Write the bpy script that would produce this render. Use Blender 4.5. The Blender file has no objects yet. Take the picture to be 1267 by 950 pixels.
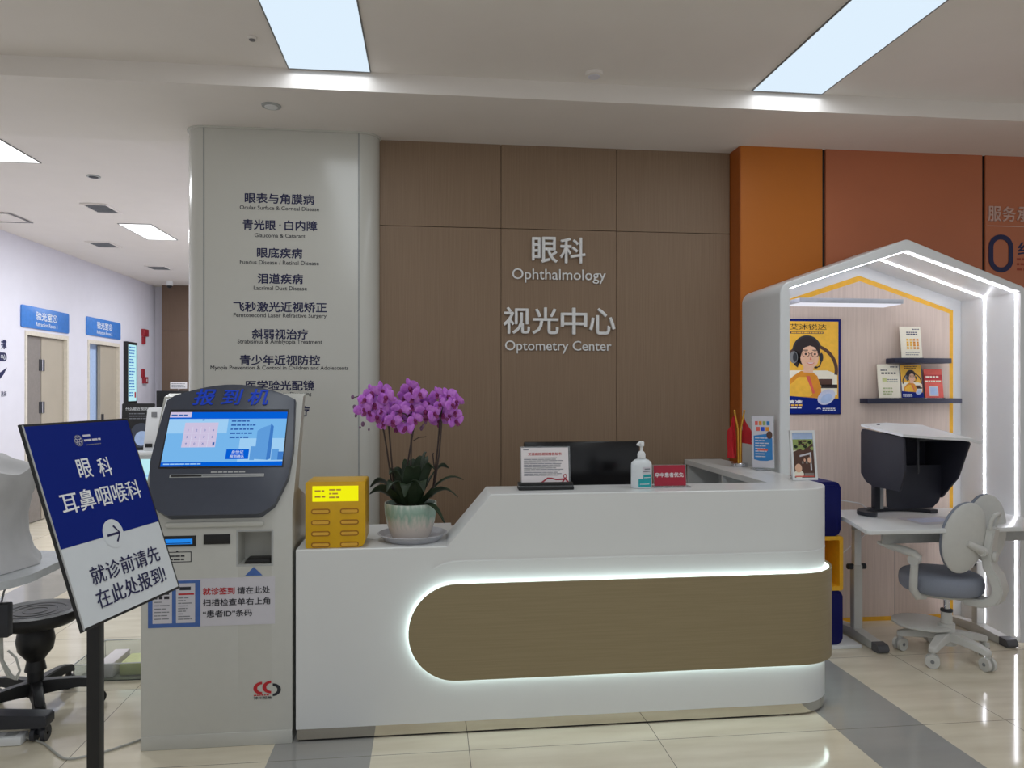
import bpy, bmesh, math, random
from mathutils import Vector, Matrix
S = bpy.context.scene
COL = S.collection
RAD = math.radians
random.seed(7)
MW = {}

# ------------------------------------------------------------------ camera
YAW = RAD(6.5)
CZ = 1.5
cam = bpy.data.cameras.new('camera')
cam.sensor_width = 36.0
cam.lens = 36.0 * 900.0 / 1267.0
cam.shift_y = 5.0 / 1267.0
cam.clip_start = 0.05
camo = bpy.data.objects.new('camera', cam)
camo.location = (0, 0, CZ)
camo.rotation_euler = (RAD(90), 0, -YAW)
COL.objects.link(camo)
S.camera = camo

# ------------------------------------------------------------------ view, world, lights
S.view_settings.view_transform = 'Standard'
S.view_settings.look = 'None'
S.view_settings.gamma = 1.0
S.view_settings.use_curve_mapping = False
S.view_settings.exposure = 0.0
WORLD = 0.50
PANEL_W = 26.0        # each long ceiling panel of the front room
HALL_W = 30.0         # each ceiling panel of the corridor
LED = 7.5
w = bpy.data.worlds.new('world')
S.world = w
w.use_nodes = True
w.node_tree.nodes['Background'].inputs[0].default_value = (0.93, 0.96, 1.0, 1)
w.node_tree.nodes['Background'].inputs[1].default_value = WORLD


def area_light(name, loc, sx, sy, power, col=(0.93, 0.97, 1.0)):
    l = bpy.data.lights.new(name, 'AREA')
    l.shape = 'RECTANGLE'
    l.size, l.size_y = sx, sy
    l.energy = power
    l.color = col
    o = bpy.data.objects.new(name, l)
    o.location = loc
    COL.objects.link(o)
    return o


# ------------------------------------------------------------------ materials
def lin(c):
    return tuple(((x / 255) / 12.92 if x / 255 <= 0.04045 else ((x / 255 + 0.055) / 1.055) ** 2.4) for x in c) + (1.0,)


def mat(name, c, rough=0.5, metal=0.0, var=0.04, scale=30.0, bump=0.0, emit=0.0, alpha=1.0, trans=0.0, stretch=None, c2=None, coat=0.0, spec=0.5):
    m = bpy.data.materials.new(name)
    m.use_nodes = True
    nt = m.node_tree
    p = nt.nodes['Principled BSDF']
    p.inputs['Roughness'].default_value = rough
    p.inputs['Metallic'].default_value = metal
    p.inputs['Specular IOR Level'].default_value = spec
    if coat:
        p.inputs['Coat Weight'].default_value = coat
        p.inputs['Coat Roughness'].default_value = 0.08
    if trans:
        p.inputs['Transmission Weight'].default_value = trans
        p.inputs['IOR'].default_value = 1.2
    p.inputs['Alpha'].default_value = alpha
    tc = nt.nodes.new('ShaderNodeTexCoord')
    mp = nt.nodes.new('ShaderNodeMapping')
    if stretch:
        mp.inputs['Scale'].default_value = stretch
    n = nt.nodes.new('ShaderNodeTexNoise')
    n.inputs['Scale'].default_value = scale
    n.inputs['Detail'].default_value = 5
    nt.links.new(tc.outputs['Object'], mp.inputs['Vector'])
    nt.links.new(mp.outputs['Vector'], n.inputs['Vector'])
    r = nt.nodes.new('ShaderNodeValToRGB')
    a = lin(c)
    b = lin(c2) if c2 else tuple(min(1, x * (1 - var * 2.5)) for x in a[:3]) + (1.0,)
    r.color_ramp.elements[0].color = b
    r.color_ramp.elements[1].color = a
    r.color_ramp.elements[0].position = 0.35
    r.color_ramp.elements[1].position = 0.65
    nt.links.new(n.outputs['Fac'], r.inputs['Fac'])
    nt.links.new(r.outputs['Color'], p.inputs['Base Color'])
    if emit:
        nt.links.new(r.outputs['Color'], p.inputs['Emission Color'])
        p.inputs['Emission Strength'].default_value = emit
    if bump:
        bn = nt.nodes.new('ShaderNodeBump')
        bn.inputs['Strength'].default_value = bump
        bn.inputs['Distance'].default_value = 0.01
        nt.links.new(n.outputs['Fac'], bn.inputs['Height'])
        nt.links.new(bn.outputs['Normal'], p.inputs['Normal'])
    return m


def glow(name, c, strength):
    m = bpy.data.materials.new(name)
    m.use_nodes = True
    nt = m.node_tree
    nt.nodes.remove(nt.nodes['Principled BSDF'])
    e = nt.nodes.new('ShaderNodeEmission')
    e.inputs[0].default_value = lin(c)
    e.inputs[1].default_value = strength
    nt.links.new(e.outputs[0], nt.nodes['Material Output'].inputs[0])
    return m


def floor_mat():
    m = bpy.data.materials.new('polished_tiles')
    m.use_nodes = True
    nt = m.node_tree
    L = nt.links.new
    p = nt.nodes['Principled BSDF']
    tc = nt.nodes.new('ShaderNodeTexCoord')
    sp = nt.nodes.new('ShaderNodeSeparateXYZ')
    L(tc.outputs['Object'], sp.inputs[0])

    def M(op, a, b=None, c=None):
        n = nt.nodes.new('ShaderNodeMath')
        n.operation = op
        for i, v in enumerate((a, b, c)):
            if v is None:
                continue
            if isinstance(v, (int, float)):
                n.inputs[i].default_value = v
            else:
                L(v, n.inputs[i])
        return n.outputs[0]
    x, y = sp.outputs[0], sp.outputs[1]
    # grey bands 0.41 wide every 2.425 m
    band = M('LESS_THAN', M('FLOORED_MODULO', M('ADD', x, 0.645), 2.425), 0.41)
    jx = M('LESS_THAN', M('FLOORED_MODULO', M('SUBTRACT', x, 0.1635), 0.808), 0.003)
    jy = M('LESS_THAN', M('FLOORED_MODULO', M('SUBTRACT', y, 3.0115), 0.8), 0.003)
    jxn = M('MULTIPLY', jx, M('SUBTRACT', 1.0, band))
    j = M('MAXIMUM', jxn, jy)
    n1 = nt.nodes.new('ShaderNodeTexNoise')
    n1.inputs['Scale'].default_value = 2.2
    n1.inputs['Detail'].default_value = 8
    mp = nt.nodes.new('ShaderNodeMapping')
    mp.inputs['Scale'].default_value = (1.0, 5.0, 1.0)
    L(tc.outputs['Object'], mp.inputs[0])
    L(mp.outputs[0], n1.inputs['Vector'])
    r1 = nt.nodes.new('ShaderNodeValToRGB')
    r1.color_ramp.elements[0].color = lin((214, 204, 182))
    r1.color_ramp.elements[1].color = lin((232, 224, 204))
    r1.color_ramp.elements[0].position = 0.3
    r1.color_ramp.elements[1].position = 0.7
    L(n1.outputs['Fac'], r1.inputs[0])
    r2 = nt.nodes.new('ShaderNodeValToRGB')
    r2.color_ramp.elements[0].color = lin((152, 151, 148))
    r2.color_ramp.elements[1].color = lin((168, 167, 164))
    L(n1.outputs['Fac'], r2.inputs[0])
    mx = nt.nodes.new('ShaderNodeMixRGB')
    L(band, mx.inputs[0]); L(r1.outputs[0], mx.inputs[1]); L(r2.outputs[0], mx.inputs[2])
    mj = nt.nodes.new('ShaderNodeMixRGB')
    mj.inputs[2].default_value = lin((110, 104, 94))
    L(j, mj.inputs[0]); L(mx.outputs[0], mj.inputs[1])
    L(mj.outputs[0], p.inputs['Base Color'])
    p.inputs['Roughness'].default_value = 0.09
    p.inputs['Specular IOR Level'].default_value = 0.6
    return m


M = {}
M['floor'] = floor_mat()
M['ceil'] = mat('ceiling_paint', (236, 230, 225), 0.7, var=0.008, scale=4)
M['wallwhite'] = mat('white_wall_paint', (222, 220, 230), 0.6, var=0.01, scale=6)
M['brown'] = mat('brown_veneer', (146, 123, 101), 0.5, scale=9, stretch=(22, 22, 0.35), c2=(138, 115, 94), spec=0.3)
M['browndark'] = mat('seam_dark', (70, 56, 44), 0.8)
M['orange'] = mat('amber_orange_panel', (196, 112, 32), 0.38, var=0.02, scale=3)
M['terra'] = mat('terracotta_panel', (188, 110, 74), 0.35, var=0.02, scale=3)
M['orangeside'] = mat('amber_edge', (176, 92, 22), 0.45, var=0.02)
M['seam'] = mat('black_seam', (26, 24, 26), 0.5)
M['pillar'] = mat('gloss_white_cladding', (206, 205, 198), 0.18, var=0.006, scale=3)
M['seamgrey'] = mat('grey_seam', (164, 166, 166), 0.4)
M['panelrim'] = mat('panel_rim', (120, 122, 124), 0.5)
M['capgrey'] = mat('dark_foot_cap', (86, 86, 90), 0.5)
M['white'] = mat('white_solid_surface', (222, 224, 224), 0.3, var=0.006, scale=5)
M['podwhite'] = mat('white_laminate', (226, 228, 230), 0.3, var=0.006, scale=5)
M['counterwood'] = mat('horizontal_grain_wood', (150, 136, 106), 0.4, scale=8, stretch=(0.5, 0.5, 26), c2=(144, 130, 100), spec=0.3)
M['podwood'] = mat('pale_oak', (214, 196, 184), 0.5, scale=7, stretch=(14, 14, 0.5), c2=(204, 186, 174), spec=0.3)
M['yellow'] = mat('yellow_laminate', (244, 184, 40), 0.45)
M['yellowbox'] = mat('yellow_plastic', (222, 172, 6), 0.35, var=0.02)
M['yellowdark'] = mat('amber_slot_rim', (168, 112, 10), 0.4)
M['slot'] = mat('orange_slot', (228, 176, 60), 0.4)
M['navy'] = mat('navy_laminate', (14, 20, 92), 0.5, spec=0.2)
M['alarm'] = mat('dark_red_enamel', (150, 26, 42), 0.5)
M['brownhall'] = mat('corridor_veneer', (112, 92, 78), 0.5, scale=9, stretch=(22, 22, 0.35), c2=(104, 85, 71), spec=0.3)
M['shelfnavy'] = mat('dark_navy_shelf', (28, 32, 58), 0.45)
M['steel'] = mat('mirror_steel', (205, 200, 190), 0.06, metal=1.0, var=0.01)
M['chrome'] = mat('chrome', (210, 210, 214), 0.18, metal=1.0)
M['grey'] = mat('grey_plastic', (176, 178, 178), 0.45)
M['chairgrey'] = mat('light_grey_plastic', (206, 206, 202), 0.4, var=0.01)
M['fabric'] = mat('blue_grey_fabric', (142, 148, 162), 0.9, var=0.05, scale=400, bump=0.08)
M['midgrey'] = mat('mid_grey_plastic', (130, 132, 136), 0.5)
M['kiosk'] = mat('kiosk_white_enamel', (196, 196, 190), 0.35, var=0.008)
M['kioskdark'] = mat('kiosk_slate', (66, 71, 84), 0.35, var=0.02)
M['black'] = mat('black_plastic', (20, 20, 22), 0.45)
M['blackgloss'] = mat('black_gloss', (10, 10, 14), 0.2)
M['charcoal'] = mat('charcoal_plastic', (44, 46, 54), 0.5)
M['hood'] = mat('dark_hood_board', (32, 33, 46), 0.6)
M['signblue'] = mat('sign_royal_blue', (2, 32, 122), 0.5, var=0.01, scale=3, spec=0.15)
M['signwhite'] = mat('sign_white', (212, 218, 222), 0.4, var=0.006)
M['smallprint'] = mat('rust_ink', (158, 62, 36), 0.6)
M['paleletter'] = mat('pale_pink_letter', (206, 172, 160), 0.5)
M['inknavy'] = mat('navy_vinyl', (18, 22, 74), 0.5)
M['inkdark'] = mat('dark_vinyl', (30, 32, 44), 0.5)
M['inkblue'] = mat('blue_lettering', (20, 70, 210), 0.3)
M['inkred'] = mat('red_ink', (190, 28, 40), 0.5)
M['inkgrey'] = mat('grey_ink', (120, 122, 130), 0.6)
M['inkwhite'] = mat('white_ink', (236, 238, 240), 0.5)
M['letterwhite'] = mat('white_acrylic_letter', (240, 240, 240), 0.35)
M['doorblue'] = mat('door_sign_blue', (62, 128, 210), 0.4)
M['beige'] = mat('beige_door', (178, 168, 152), 0.5, var=0.02, scale=4)
M['beigeframe'] = mat('cream_door_frame', (222, 214, 200), 0.45)
M['taupe'] = mat('taupe_door_leaf', (136, 129, 124), 0.5)
M['palebluewall'] = mat('pale_blue_wall', (176, 198, 234), 0.7)
M['baseboard'] = mat('grey_baseboard', (110, 106, 104), 0.4)
M['red'] = mat('red_enamel', (190, 24, 34), 0.4)
M['redcard'] = mat('crimson_card', (170, 20, 52), 0.45)
M['redcloth'] = mat('red_flag_cloth', (196, 26, 36), 0.7)
M['gold'] = mat('gold_pole', (232, 176, 70), 0.35, metal=0.6)
M['acrylic'] = mat('clear_acrylic', (235, 240, 244), 0.08, trans=0.85, var=0.0)
M['paper'] = mat('white_paper', (232, 226, 228), 0.7, var=0.01)
M['cream'] = mat('cream_paper', (238, 232, 214), 0.7, var=0.01)
M['papergrey'] = mat('lavender_grey_paper', (206, 204, 212), 0.6, var=0.01)
M['paperblue'] = mat('blue_print', (70, 106, 176), 0.6)
M['leaf'] = mat('dark_orchid_leaf', (40, 56, 36), 0.5, spec=0.3, var=0.15, scale=20)
M['stem'] = mat('orchid_stem', (58, 44, 40), 0.6)
M['petal'] = mat('orchid_purple', (212, 134, 230), 0.5, scale=45, c2=(184, 92, 208))
M['lip'] = mat('orchid_magenta', (120, 18, 92), 0.5)
M['bud'] = mat('orchid_bud', (122, 88, 120), 0.6)
M['moss'] = mat('pot_moss', (52, 50, 40), 0.95, bump=0.6, scale=60)
M['pot'] = mat('glazed_pot', (214, 206, 198), 0.22, scale=12, c2=(186, 196, 188), stretch=(1, 1, 0.4))
M['potgreen'] = mat('green_pot_glaze', (140, 168, 154), 0.22, scale=14, c2=(196, 204, 194), stretch=(1.4, 1.4, 0.3))
M['saucer'] = mat('grey_plastic_saucer', (190, 190, 196), 0.4)
M['teal'] = mat('teal_label', (24, 164, 172), 0.5)
M['bottle'] = mat('milky_bottle', (222, 228, 232), 0.25, var=0.01)
M['cloth'] = mat('grey_dust_cover', (196, 196, 198), 0.75, var=0.05, scale=8, bump=0.1)
M['tabletop'] = mat('pale_grey_tabletop', (190, 194, 198), 0.35)
M['cable'] = mat('grey_cable', (176, 176, 170), 0.5)
M['wirewhite'] = mat('white_cable', (224, 222, 222), 0.5)
M['clear'] = mat('clear_plastic', (235, 240, 238), 0.05, trans=0.92, var=0.0)
M['lime'] = mat('lime_plastic', (206, 212, 148), 0.5)
M['vent'] = mat('vent_grey', (120, 118, 120), 0.6)
M['skin'] = mat('print_skin', (236, 190, 160), 0.6)
M['hair'] = mat('print_dark_hair', (40, 28, 30), 0.6)
M['amber'] = mat('print_amber', (246, 190, 62), 0.6)
M['amber2'] = mat('print_deep_amber', (226, 146, 34), 0.6)
M['lens'] = mat('print_lens', (206, 212, 236), 0.6)
M['printgreen'] = mat('print_green', (150, 168, 96), 0.6)
M['printbrown'] = mat('print_brown', (88, 58, 48), 0.6)
M['printcyan'] = mat('print_cyan', (44, 128, 196), 0.6)
M['coral'] = mat('print_coral', (226, 96, 84), 0.6)
M['lampgrey'] = mat('grey_lamp_edge', (178, 182, 192), 0.4)
M['diff'] = glow('ceiling_panel_diffuser', (221, 238, 252), 1.02)
M['diffhall'] = glow('corridor_panel_diffuser', (255, 255, 255), 1.6)
M['ledwarm'] = glow('led_cool_white', (226, 248, 244), LED)
M['podled'] = glow('pod_led_white', (246, 246, 255), 14.0)
M['lampled'] = glow('lamp_underside', (240, 240, 250), 0.95)
M['s_bg'] = glow('screen_sky', (120, 184, 238), 0.95)
M['s_bg2'] = glow('screen_pale', (160, 208, 246), 0.95)
M['s_blue'] = glow('screen_blue', (6, 96, 214), 0.95)
M['s_pink'] = glow('screen_key', (206, 196, 226), 0.95)
M['s_white'] = glow('screen_white', (222, 232, 248), 0.95)
M['s_ink'] = glow('screen_ink', (52, 100, 176), 0.9)
M['s_cyan'] = glow('screen_cyan', (190, 238, 246), 0.95)
M['s_tower'] = glow('screen_tower', (96, 158, 222), 0.95)
M['s_tower2'] = glow('screen_tower_dark', (64, 124, 200), 0.95)
M['s_yellow'] = glow('lcd_yellow', (246, 244, 20), 0.95)
M['s_slot'] = glow('slot_blue_light', (40, 140, 240), 0.9)

def pot_mat():
    m = mat('glazed_pot_two_tone', (216, 208, 200), 0.2, var=0.01)
    nt = m.node_tree
    tc = nt.nodes.new('ShaderNodeTexCoord')
    sp = nt.nodes.new('ShaderNodeSeparateXYZ')
    nt.links.new(tc.outputs['Object'], sp.inputs[0])
    mp = nt.nodes.new('ShaderNodeMapping')
    mp.inputs['Scale'].default_value = (1, 1, .25)
    nt.links.new(tc.outputs['Object'], mp.inputs[0])
    n = nt.nodes.new('ShaderNodeTexNoise')
    n.inputs['Scale'].default_value = 60
    nt.links.new(mp.outputs[0], n.inputs['Vector'])
    ma = nt.nodes.new('ShaderNodeMath'); ma.operation = 'MULTIPLY_ADD'
    ma.inputs[1].default_value = 0.09
    nt.links.new(n.outputs['Fac'], ma.inputs[0]); nt.links.new(sp.outputs[2], ma.inputs[2])
    r = nt.nodes.new('ShaderNodeValToRGB')
    el = r.color_ramp.elements
    el[0].position = 0.10; el[0].color = lin((214, 204, 196))
    el[1].position = 0.21; el[1].color = lin((206, 214, 206))
    e = el.new(0.155); e.color = lin((140, 170, 156))
    e = el.new(0.185); e.color = lin((160, 184, 172))
    nt.links.new(ma.outputs[0], r.inputs[0])
    nt.links.new(r.outputs[0], nt.nodes['Principled BSDF'].inputs['Base Color'])
    return m


M['pot'] = pot_mat()

# ------------------------------------------------------------------ builders


class Frame:
    def __init__(s, o, r, u):
        s.o = Vector(o); s.r = Vector(r).normalized(); s.u = Vector(u).normalized(); s.n = s.r.cross(s.u)

    def p(s, x, y, d=0.0):
        return s.o + s.r * x + s.u * y + s.n * d


def xz(x, y, z):      # a frame facing the camera side (-Y)
    return Frame((x, y, z), (1, 0, 0), (0, 0, 1))


class B:
    def __init__(s):
        s.bm = bmesh.new(); s.mats = []

    def _idx(s, m):
        if m not in s.mats:
            s.mats.append(m)
        return s.mats.index(m)

    def _add(s, t, m, recalc=True):
        i = s._idx(m)
        for f in t.faces:
            f.material_index = i
        if recalc:
            bmesh.ops.recalc_face_normals(t, faces=t.faces[:])
        me = bpy.data.meshes.new('tmp')
        t.to_mesh(me)
        t.free()
        s.bm.from_mesh(me)
        bpy.data.meshes.remove(me)
        return s

    def box(s, x0, x1, y0, y1, z0, z1, m, bev=0.0, seg=2, mtx=None):
        t = bmesh.new()
        bmesh.ops.create_cube(t, size=1.0)
        for v in t.verts:
            v.co = Vector((x0 + (v.co.x + .5) * (x1 - x0), y0 + (v.co.y + .5) * (y1 - y0), z0 + (v.co.z + .5) * (z1 - z0)))
        if bev:
            bmesh.ops.bevel(t, geom=t.edges[:], offset=bev, segments=seg, affect='EDGES', profile=0.5)
        if mtx is not None:
            t.transform(mtx)
        return s._add(t, m)

    def prism(s, pts, axis, a, b, m, bev=0.0, seg=2, mtx=None):
        t = bmesh.new()
        def P(u, v, k):
            return {'x': (k, u, v), 'y': (u, k, v), 'z': (u, v, k)}[axis]
        A = [t.verts.new(P(u, v, a)) for u, v in pts]
        Bv = [t.verts.new(P(u, v, b)) for u, v in pts]
        t.faces.new(A); t.faces.new(Bv)
        n = len(pts)
        for i in range(n):
            t.faces.new((A[i], A[(i + 1) % n], Bv[(i + 1) % n], Bv[i]))
        if bev:
            e = [e for e in t.edges if (e.verts[0] in A) == (e.verts[1] in A)]
            bmesh.ops.bevel(t, geom=e, offset=bev, segments=seg, affect='EDGES', profile=0.5)
        if mtx is not None:
            t.transform(mtx)
        return s._add(t, m)

    def fprism(s, F, pts, d0, d1, m, bev=0.0):
        t = bmesh.new()
        A = [t.verts.new(F.p(u, v, d0)) for u, v in pts]
        Bv = [t.verts.new(F.p(u, v, d1)) for u, v in pts]
        t.faces.new(A); t.faces.new(Bv)
        n = len(pts)
        for i in range(n):
            t.faces.new((A[i], A[(i + 1) % n], Bv[(i + 1) % n], Bv[i]))
        if bev:
            bmesh.ops.bevel(t, geom=[e for e in t.edges if e.verts[0] in Bv and e.verts[1] in Bv], offset=bev, segments=2, affect='EDGES', profile=0.5)
        return s._add(t, m)

    def fbox(s, F, x0, y0, x1, y1, d0, d1, m, bev=0.0):
        return s.fprism(F, [(x0, y0), (x1, y0), (x1, y1), (x0, y1)], d0, d1, m, bev)

    def fpoly(s, F, pts, d, m):
        t = bmesh.new()
        f = t.faces.new([t.verts.new(F.p(u, v, d)) for u, v in pts])
        t.normal_update()
        if f.normal.dot(F.n) < 0:
            f.normal_flip()
        return s._add(t, m, recalc=False)

    def frect(s, F, x0, y0, x1, y1, d, m):
        return s.fpoly(F, [(x0, y0), (x1, y0), (x1, y1), (x0, y1)], d, m)

    def fell(s, F, cx, cy, rx, ry, d, m, n=28, a0=0, a1=360):
        k = n if a1 - a0 >= 360 else n + 1
        return s.fpoly(F, [(cx + rx * math.cos(RAD(a0 + (a1 - a0) * i / n)), cy + ry * math.sin(RAD(a0 + (a1 - a0) * i / n))) for i in range(k)], d, m)

    def fring(s, F, cx, cy, rx, ry, wd, d, m, n=32, a0=0, a1=360, wy=None):
        t = bmesh.new()
        wy = wd if wy is None else wy
        full = a1 - a0 >= 360
        k = n if full else n + 1
        o = []; i_ = []
        for i in range(k):
            a = RAD(a0 + (a1 - a0) * i / n)
            o.append(t.verts.new(F.p(cx + rx * math.cos(a), cy + ry * math.sin(a), d)))
            i_.append(t.verts.new(F.p(cx + (rx - wd) * math.cos(a), cy + (ry - wy) * math.sin(a), d)))
        for i in range(n):
            j = (i + 1) % k
            t.faces.new((o[i], o[j], i_[j], i_[i]))
        return s._add(t, m, recalc=False)

    def ftext(s, F, txt, cx, cy, w_, h_, d, m, bold=0.0, depth=0.0006, shear=0.0):
        me = text_mesh(txt, 0.0, shear)
        t = bmesh.new()
        if bold:
            for k in range(8):
                n0 = len(t.verts)
                t.from_mesh(me)
                t.verts.ensure_lookup_table()
                for v in t.verts[n0:]:
                    v.co.x += bold * math.cos(k * math.pi / 4)
                    v.co.y += bold * math.sin(k * math.pi / 4)
                    if v.co.z > 0:
                        v.co.z += 0.0004 * k
        else:
            t.from_mesh(me)
        xs = [v.co.x for v in t.verts]; ys = [v.co.y for v in t.verts]
        x0, x1, y0, y1 = min(xs), max(xs), min(ys), max(ys)
        sx = w_ / (x1 - x0) if w_ else None
        sy = h_ / (y1 - y0) if h_ else None
        sx = sx or sy; sy = sy or sx
        for v in t.verts:
            top = v.co.z > 0
            v.co = F.p(cx + (v.co.x - (x0 + x1) / 2) * sx, cy + (v.co.y - (y0 + y1) / 2) * sy, d + (depth * (1 + (v.co.z - 0.01) * 40) if top else 0))
        return s._add(t, m, recalc=False)

    def flines(s, F, x0, y1, wd, rows, pitch, h, d, m, fill=(0.7, 1.0), word=0.02, seed=0):
        rnd = random.Random(seed)
        for k in range(rows):
            y = y1 - k * pitch
            x = x0; end = x0 + wd * rnd.uniform(*fill)
            while x < end - h:
                ww = min(word * rnd.uniform(.5, 1.5), end - x)
                s.frect(F, x, y - h, x + ww, y, d, m)
                x += ww + h * 0.5
        return s

    def cyl(s, p0, p1, r0, m, r1=None, seg=24):
        return s.tube([p0, p1], [r0, r0 if r1 is None else r1], m, seg)

    def tube(s, pts, r, m, seg=10, closed=False, sx=1.0, up=None):
        t = bmesh.new()
        pts = [Vector(p) for p in pts]
        n = len(pts)
        rr = r if isinstance(r, (list, tuple)) else [r] * n
        prev = None; rings = []
        for i in range(n):
            if closed:
                d = pts[(i + 1) % n] - pts[i - 1]
            else:
                d = pts[min(i + 1, n - 1)] - pts[max(i - 1, 0)]
            d.normalize()
            if prev is None:
                a = Vector(up) if up else (Vector((0, 0, 1)) if abs(d.z) < 0.9 else Vector((1, 0, 0)))
                u = (a - d * a.dot(d)).normalized()
            else:
                u = (prev - d * prev.dot(d)).normalized()
            prev = u
            v = d.cross(u)
            rings.append([t.verts.new(pts[i] + u * rr[i] * math.cos(2 * math.pi * k / seg) + v * rr[i] * sx * math.sin(2 * math.pi * k / seg)) for k in range(seg)])
        m_ = n if closed else n - 1
        for i in range(m_):
            A, C = rings[i], rings[(i + 1) % n]
            for k in range(seg):
                t.faces.new((A[k], A[(k + 1) % seg], C[(k + 1) % seg], C[k]))
        if not closed:
            t.faces.new(rings[0]); t.faces.new(rings[-1])
        return s._add(t, m)

    def lathe(s, prof, c, m, seg=36, sx=1.0, sy=1.0, mtx=None):
        t = bmesh.new()
        rings = []
        for r, z in prof:
            if r < 1e-6:
                rings.append([t.verts.new((c[0], c[1], c[2] + z))])
            else:
                rings.append([t.verts.new((c[0] + r * sx * math.cos(2 * math.pi * k / seg), c[1] + r * sy * math.sin(2 * math.pi * k / seg), c[2] + z)) for k in range(seg)])
        for A, C in zip(rings, rings[1:]):
            if len(A) == 1 and len(C) == 1:
                continue
            for k in range(seg):
                k2 = (k + 1) % seg
                if len(A) == 1:
                    t.faces.new((A[0], C[k], C[k2]))
                elif len(C) == 1:
                    t.faces.new((A[k], A[k2], C[0]))
                else:
                    t.faces.new((A[k], A[k2], C[k2], C[k]))
        for e in (rings[0], rings[-1]):
            if len(e) > 1:
                t.faces.new(e)
        if mtx is not None:
            t.transform(mtx)
        return s._add(t, m)

    def ball(s, c, r, m, seg=20, mtx=None):
        t = bmesh.new()
        bmesh.ops.create_uvsphere(t, u_segments=seg, v_segments=max(8, seg // 2), radius=1.0)
        rr = r if isinstance(r, (tuple, list)) else (r, r, r)
        for v in t.verts:
            v.co = Vector((v.co.x * rr[0], v.co.y * rr[1], v.co.z * rr[2]))
        if mtx is not None:
            t.transform(mtx)
        bmesh.ops.translate(t, verts=t.verts[:], vec=Vector(c))
        return s._add(t, m)

    def grid(s, rows, m, thick=0.0, cap=False, close=False):
        t = bmesh.new()
        V = [[t.verts.new(p) for p in r] for r in rows]
        for a, b in zip(V, V[1:]):
            n = len(a)
            for k in range(n if close else n - 1):
                t.faces.new((a[k], a[(k + 1) % n], b[(k + 1) % n], b[k]))
        if cap:
            t.faces.new(V[0]); t.faces.new(V[-1])
        if thick:
            t.normal_update()
            bmesh.ops.recalc_face_normals(t, faces=t.faces[:])
            bmesh.ops.solidify(t, geom=t.faces[:], thickness=thick)
        return s._add(t, m)

    def build(s, name, parent=None, local=False, sharp=38):
        me = bpy.data.meshes.new(name)
        if parent is not None and not local:
            s.bm.transform(MW[parent].inverted())
        s.bm.to_mesh(me)
        s.bm.free()
        for m in s.mats:
            me.materials.append(m)
        me.polygons.foreach_set('use_smooth', [True] * len(me.polygons))
        me.set_sharp_from_angle(angle=RAD(sharp))
        o = bpy.data.objects.new(name, me)
        COL.objects.link(o)
        if parent is not None:
            o.parent = parent
            MW[o] = MW[parent].copy()
        else:
            MW[o] = Matrix.Identity(4)
        return o


TXT = {}


def text_mesh(txt, bold, shear):
    k = (txt, bold, shear)
    if k in TXT:
        return TXT[k]
    cu = bpy.data.curves.new('t', 'FONT')
    cu.body = txt
    cu.offset = bold
    cu.shear = shear
    cu.extrude = 0.01
    cu.resolution_u = 3
    o = bpy.data.objects.new('t', cu)
    COL.objects.link(o)
    bpy.context.view_layer.update()
    me = bpy.data.meshes.new_from_object(o.evaluated_get(bpy.context.evaluated_depsgraph_get()))
    bpy.data.objects.remove(o)
    bpy.data.curves.remove(cu)
    TXT[k] = me
    return me


def thing(name, label, cat, loc=(0, 0, 0), rz=0.0, group=None):
    o = bpy.data.objects.new(name, None)
    o.empty_display_size = 0.1
    COL.objects.link(o)
    o.location = loc
    o.rotation_euler = (0, 0, rz)
    MW[o] = Matrix.Translation(Vector(loc)) @ Matrix.Rotation(rz, 4, 'Z')
    o['label'] = label; o['category'] = cat
    if group:
        o['group'] = group
    return o


def tag(o, label, cat, group=None):
    """a thing that is one mesh; its origin is moved to its base"""
    o['label'] = label; o['category'] = cat
    if group:
        o['group'] = group
    me = o.data
    xs = [v.co for v in me.vertices]
    c = Vector((sum(v.x for v in xs) / len(xs), sum(v.y for v in xs) / len(xs), min(v.z for v in xs)))
    me.transform(Matrix.Translation(-c))
    o.location = c
    return o


def struct(o):
    o['kind'] = 'structure'
    return o


def dup(root, loc, rz, label, group=None):
    r = root.copy()
    COL.objects.link(r)
    r.location = loc
    r.rotation_euler = (0, 0, rz)
    r['label'] = label
    if group:
        r['group'] = group
    for ch in list(root.children):
        c = ch.copy(); COL.objects.link(c); c.parent = r
        for g in ch.children:
            d = g.copy(); COL.objects.link(d); d.parent = c
    return r


def round_poly(pts, radii, n=6):
    out = []
    N = len(pts)
    for i in range(N):
        p = Vector(pts[i]).to_2d() if len(pts[i]) == 2 else Vector(pts[i])
        r = radii[i]
        if r <= 0:
            out.append(tuple(pts[i])); continue
        a = Vector(pts[i - 1]); b = Vector(pts[(i + 1) % N]); p = Vector(pts[i])
        da = (a - p).normalized(); db = (b - p).normalized()
        half = da.angle(db) / 2
        tl = r / math.tan(half)
        c = p + (da + db).normalized() * (r / math.sin(half))
        s_ = p + da * tl - c; e_ = p + db * tl - c
        a0 = math.atan2(s_.y, s_.x); a1 = math.atan2(e_.y, e_.x)
        dd = (a1 - a0 + math.pi) % (2 * math.pi) - math.pi
        for k in range(n + 1):
            t = a0 + dd * k / n
            out.append((c.x + r * math.cos(t), c.y + r * math.sin(t)))
    return out


def rrect(x0, y0, x1, y1, r, n=5):
    return round_poly([(x0, y0), (x1, y0), (x1, y1), (x0, y1)], [r] * 4, n)

# ================================================================== SETTING
HX = -4.35           # corridor wall
b = B(); b.box(-6.5, 8.0, -4.0, 13.5, -0.1, 0.0, M['floor'])
struct(b.build('floor'))

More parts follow.
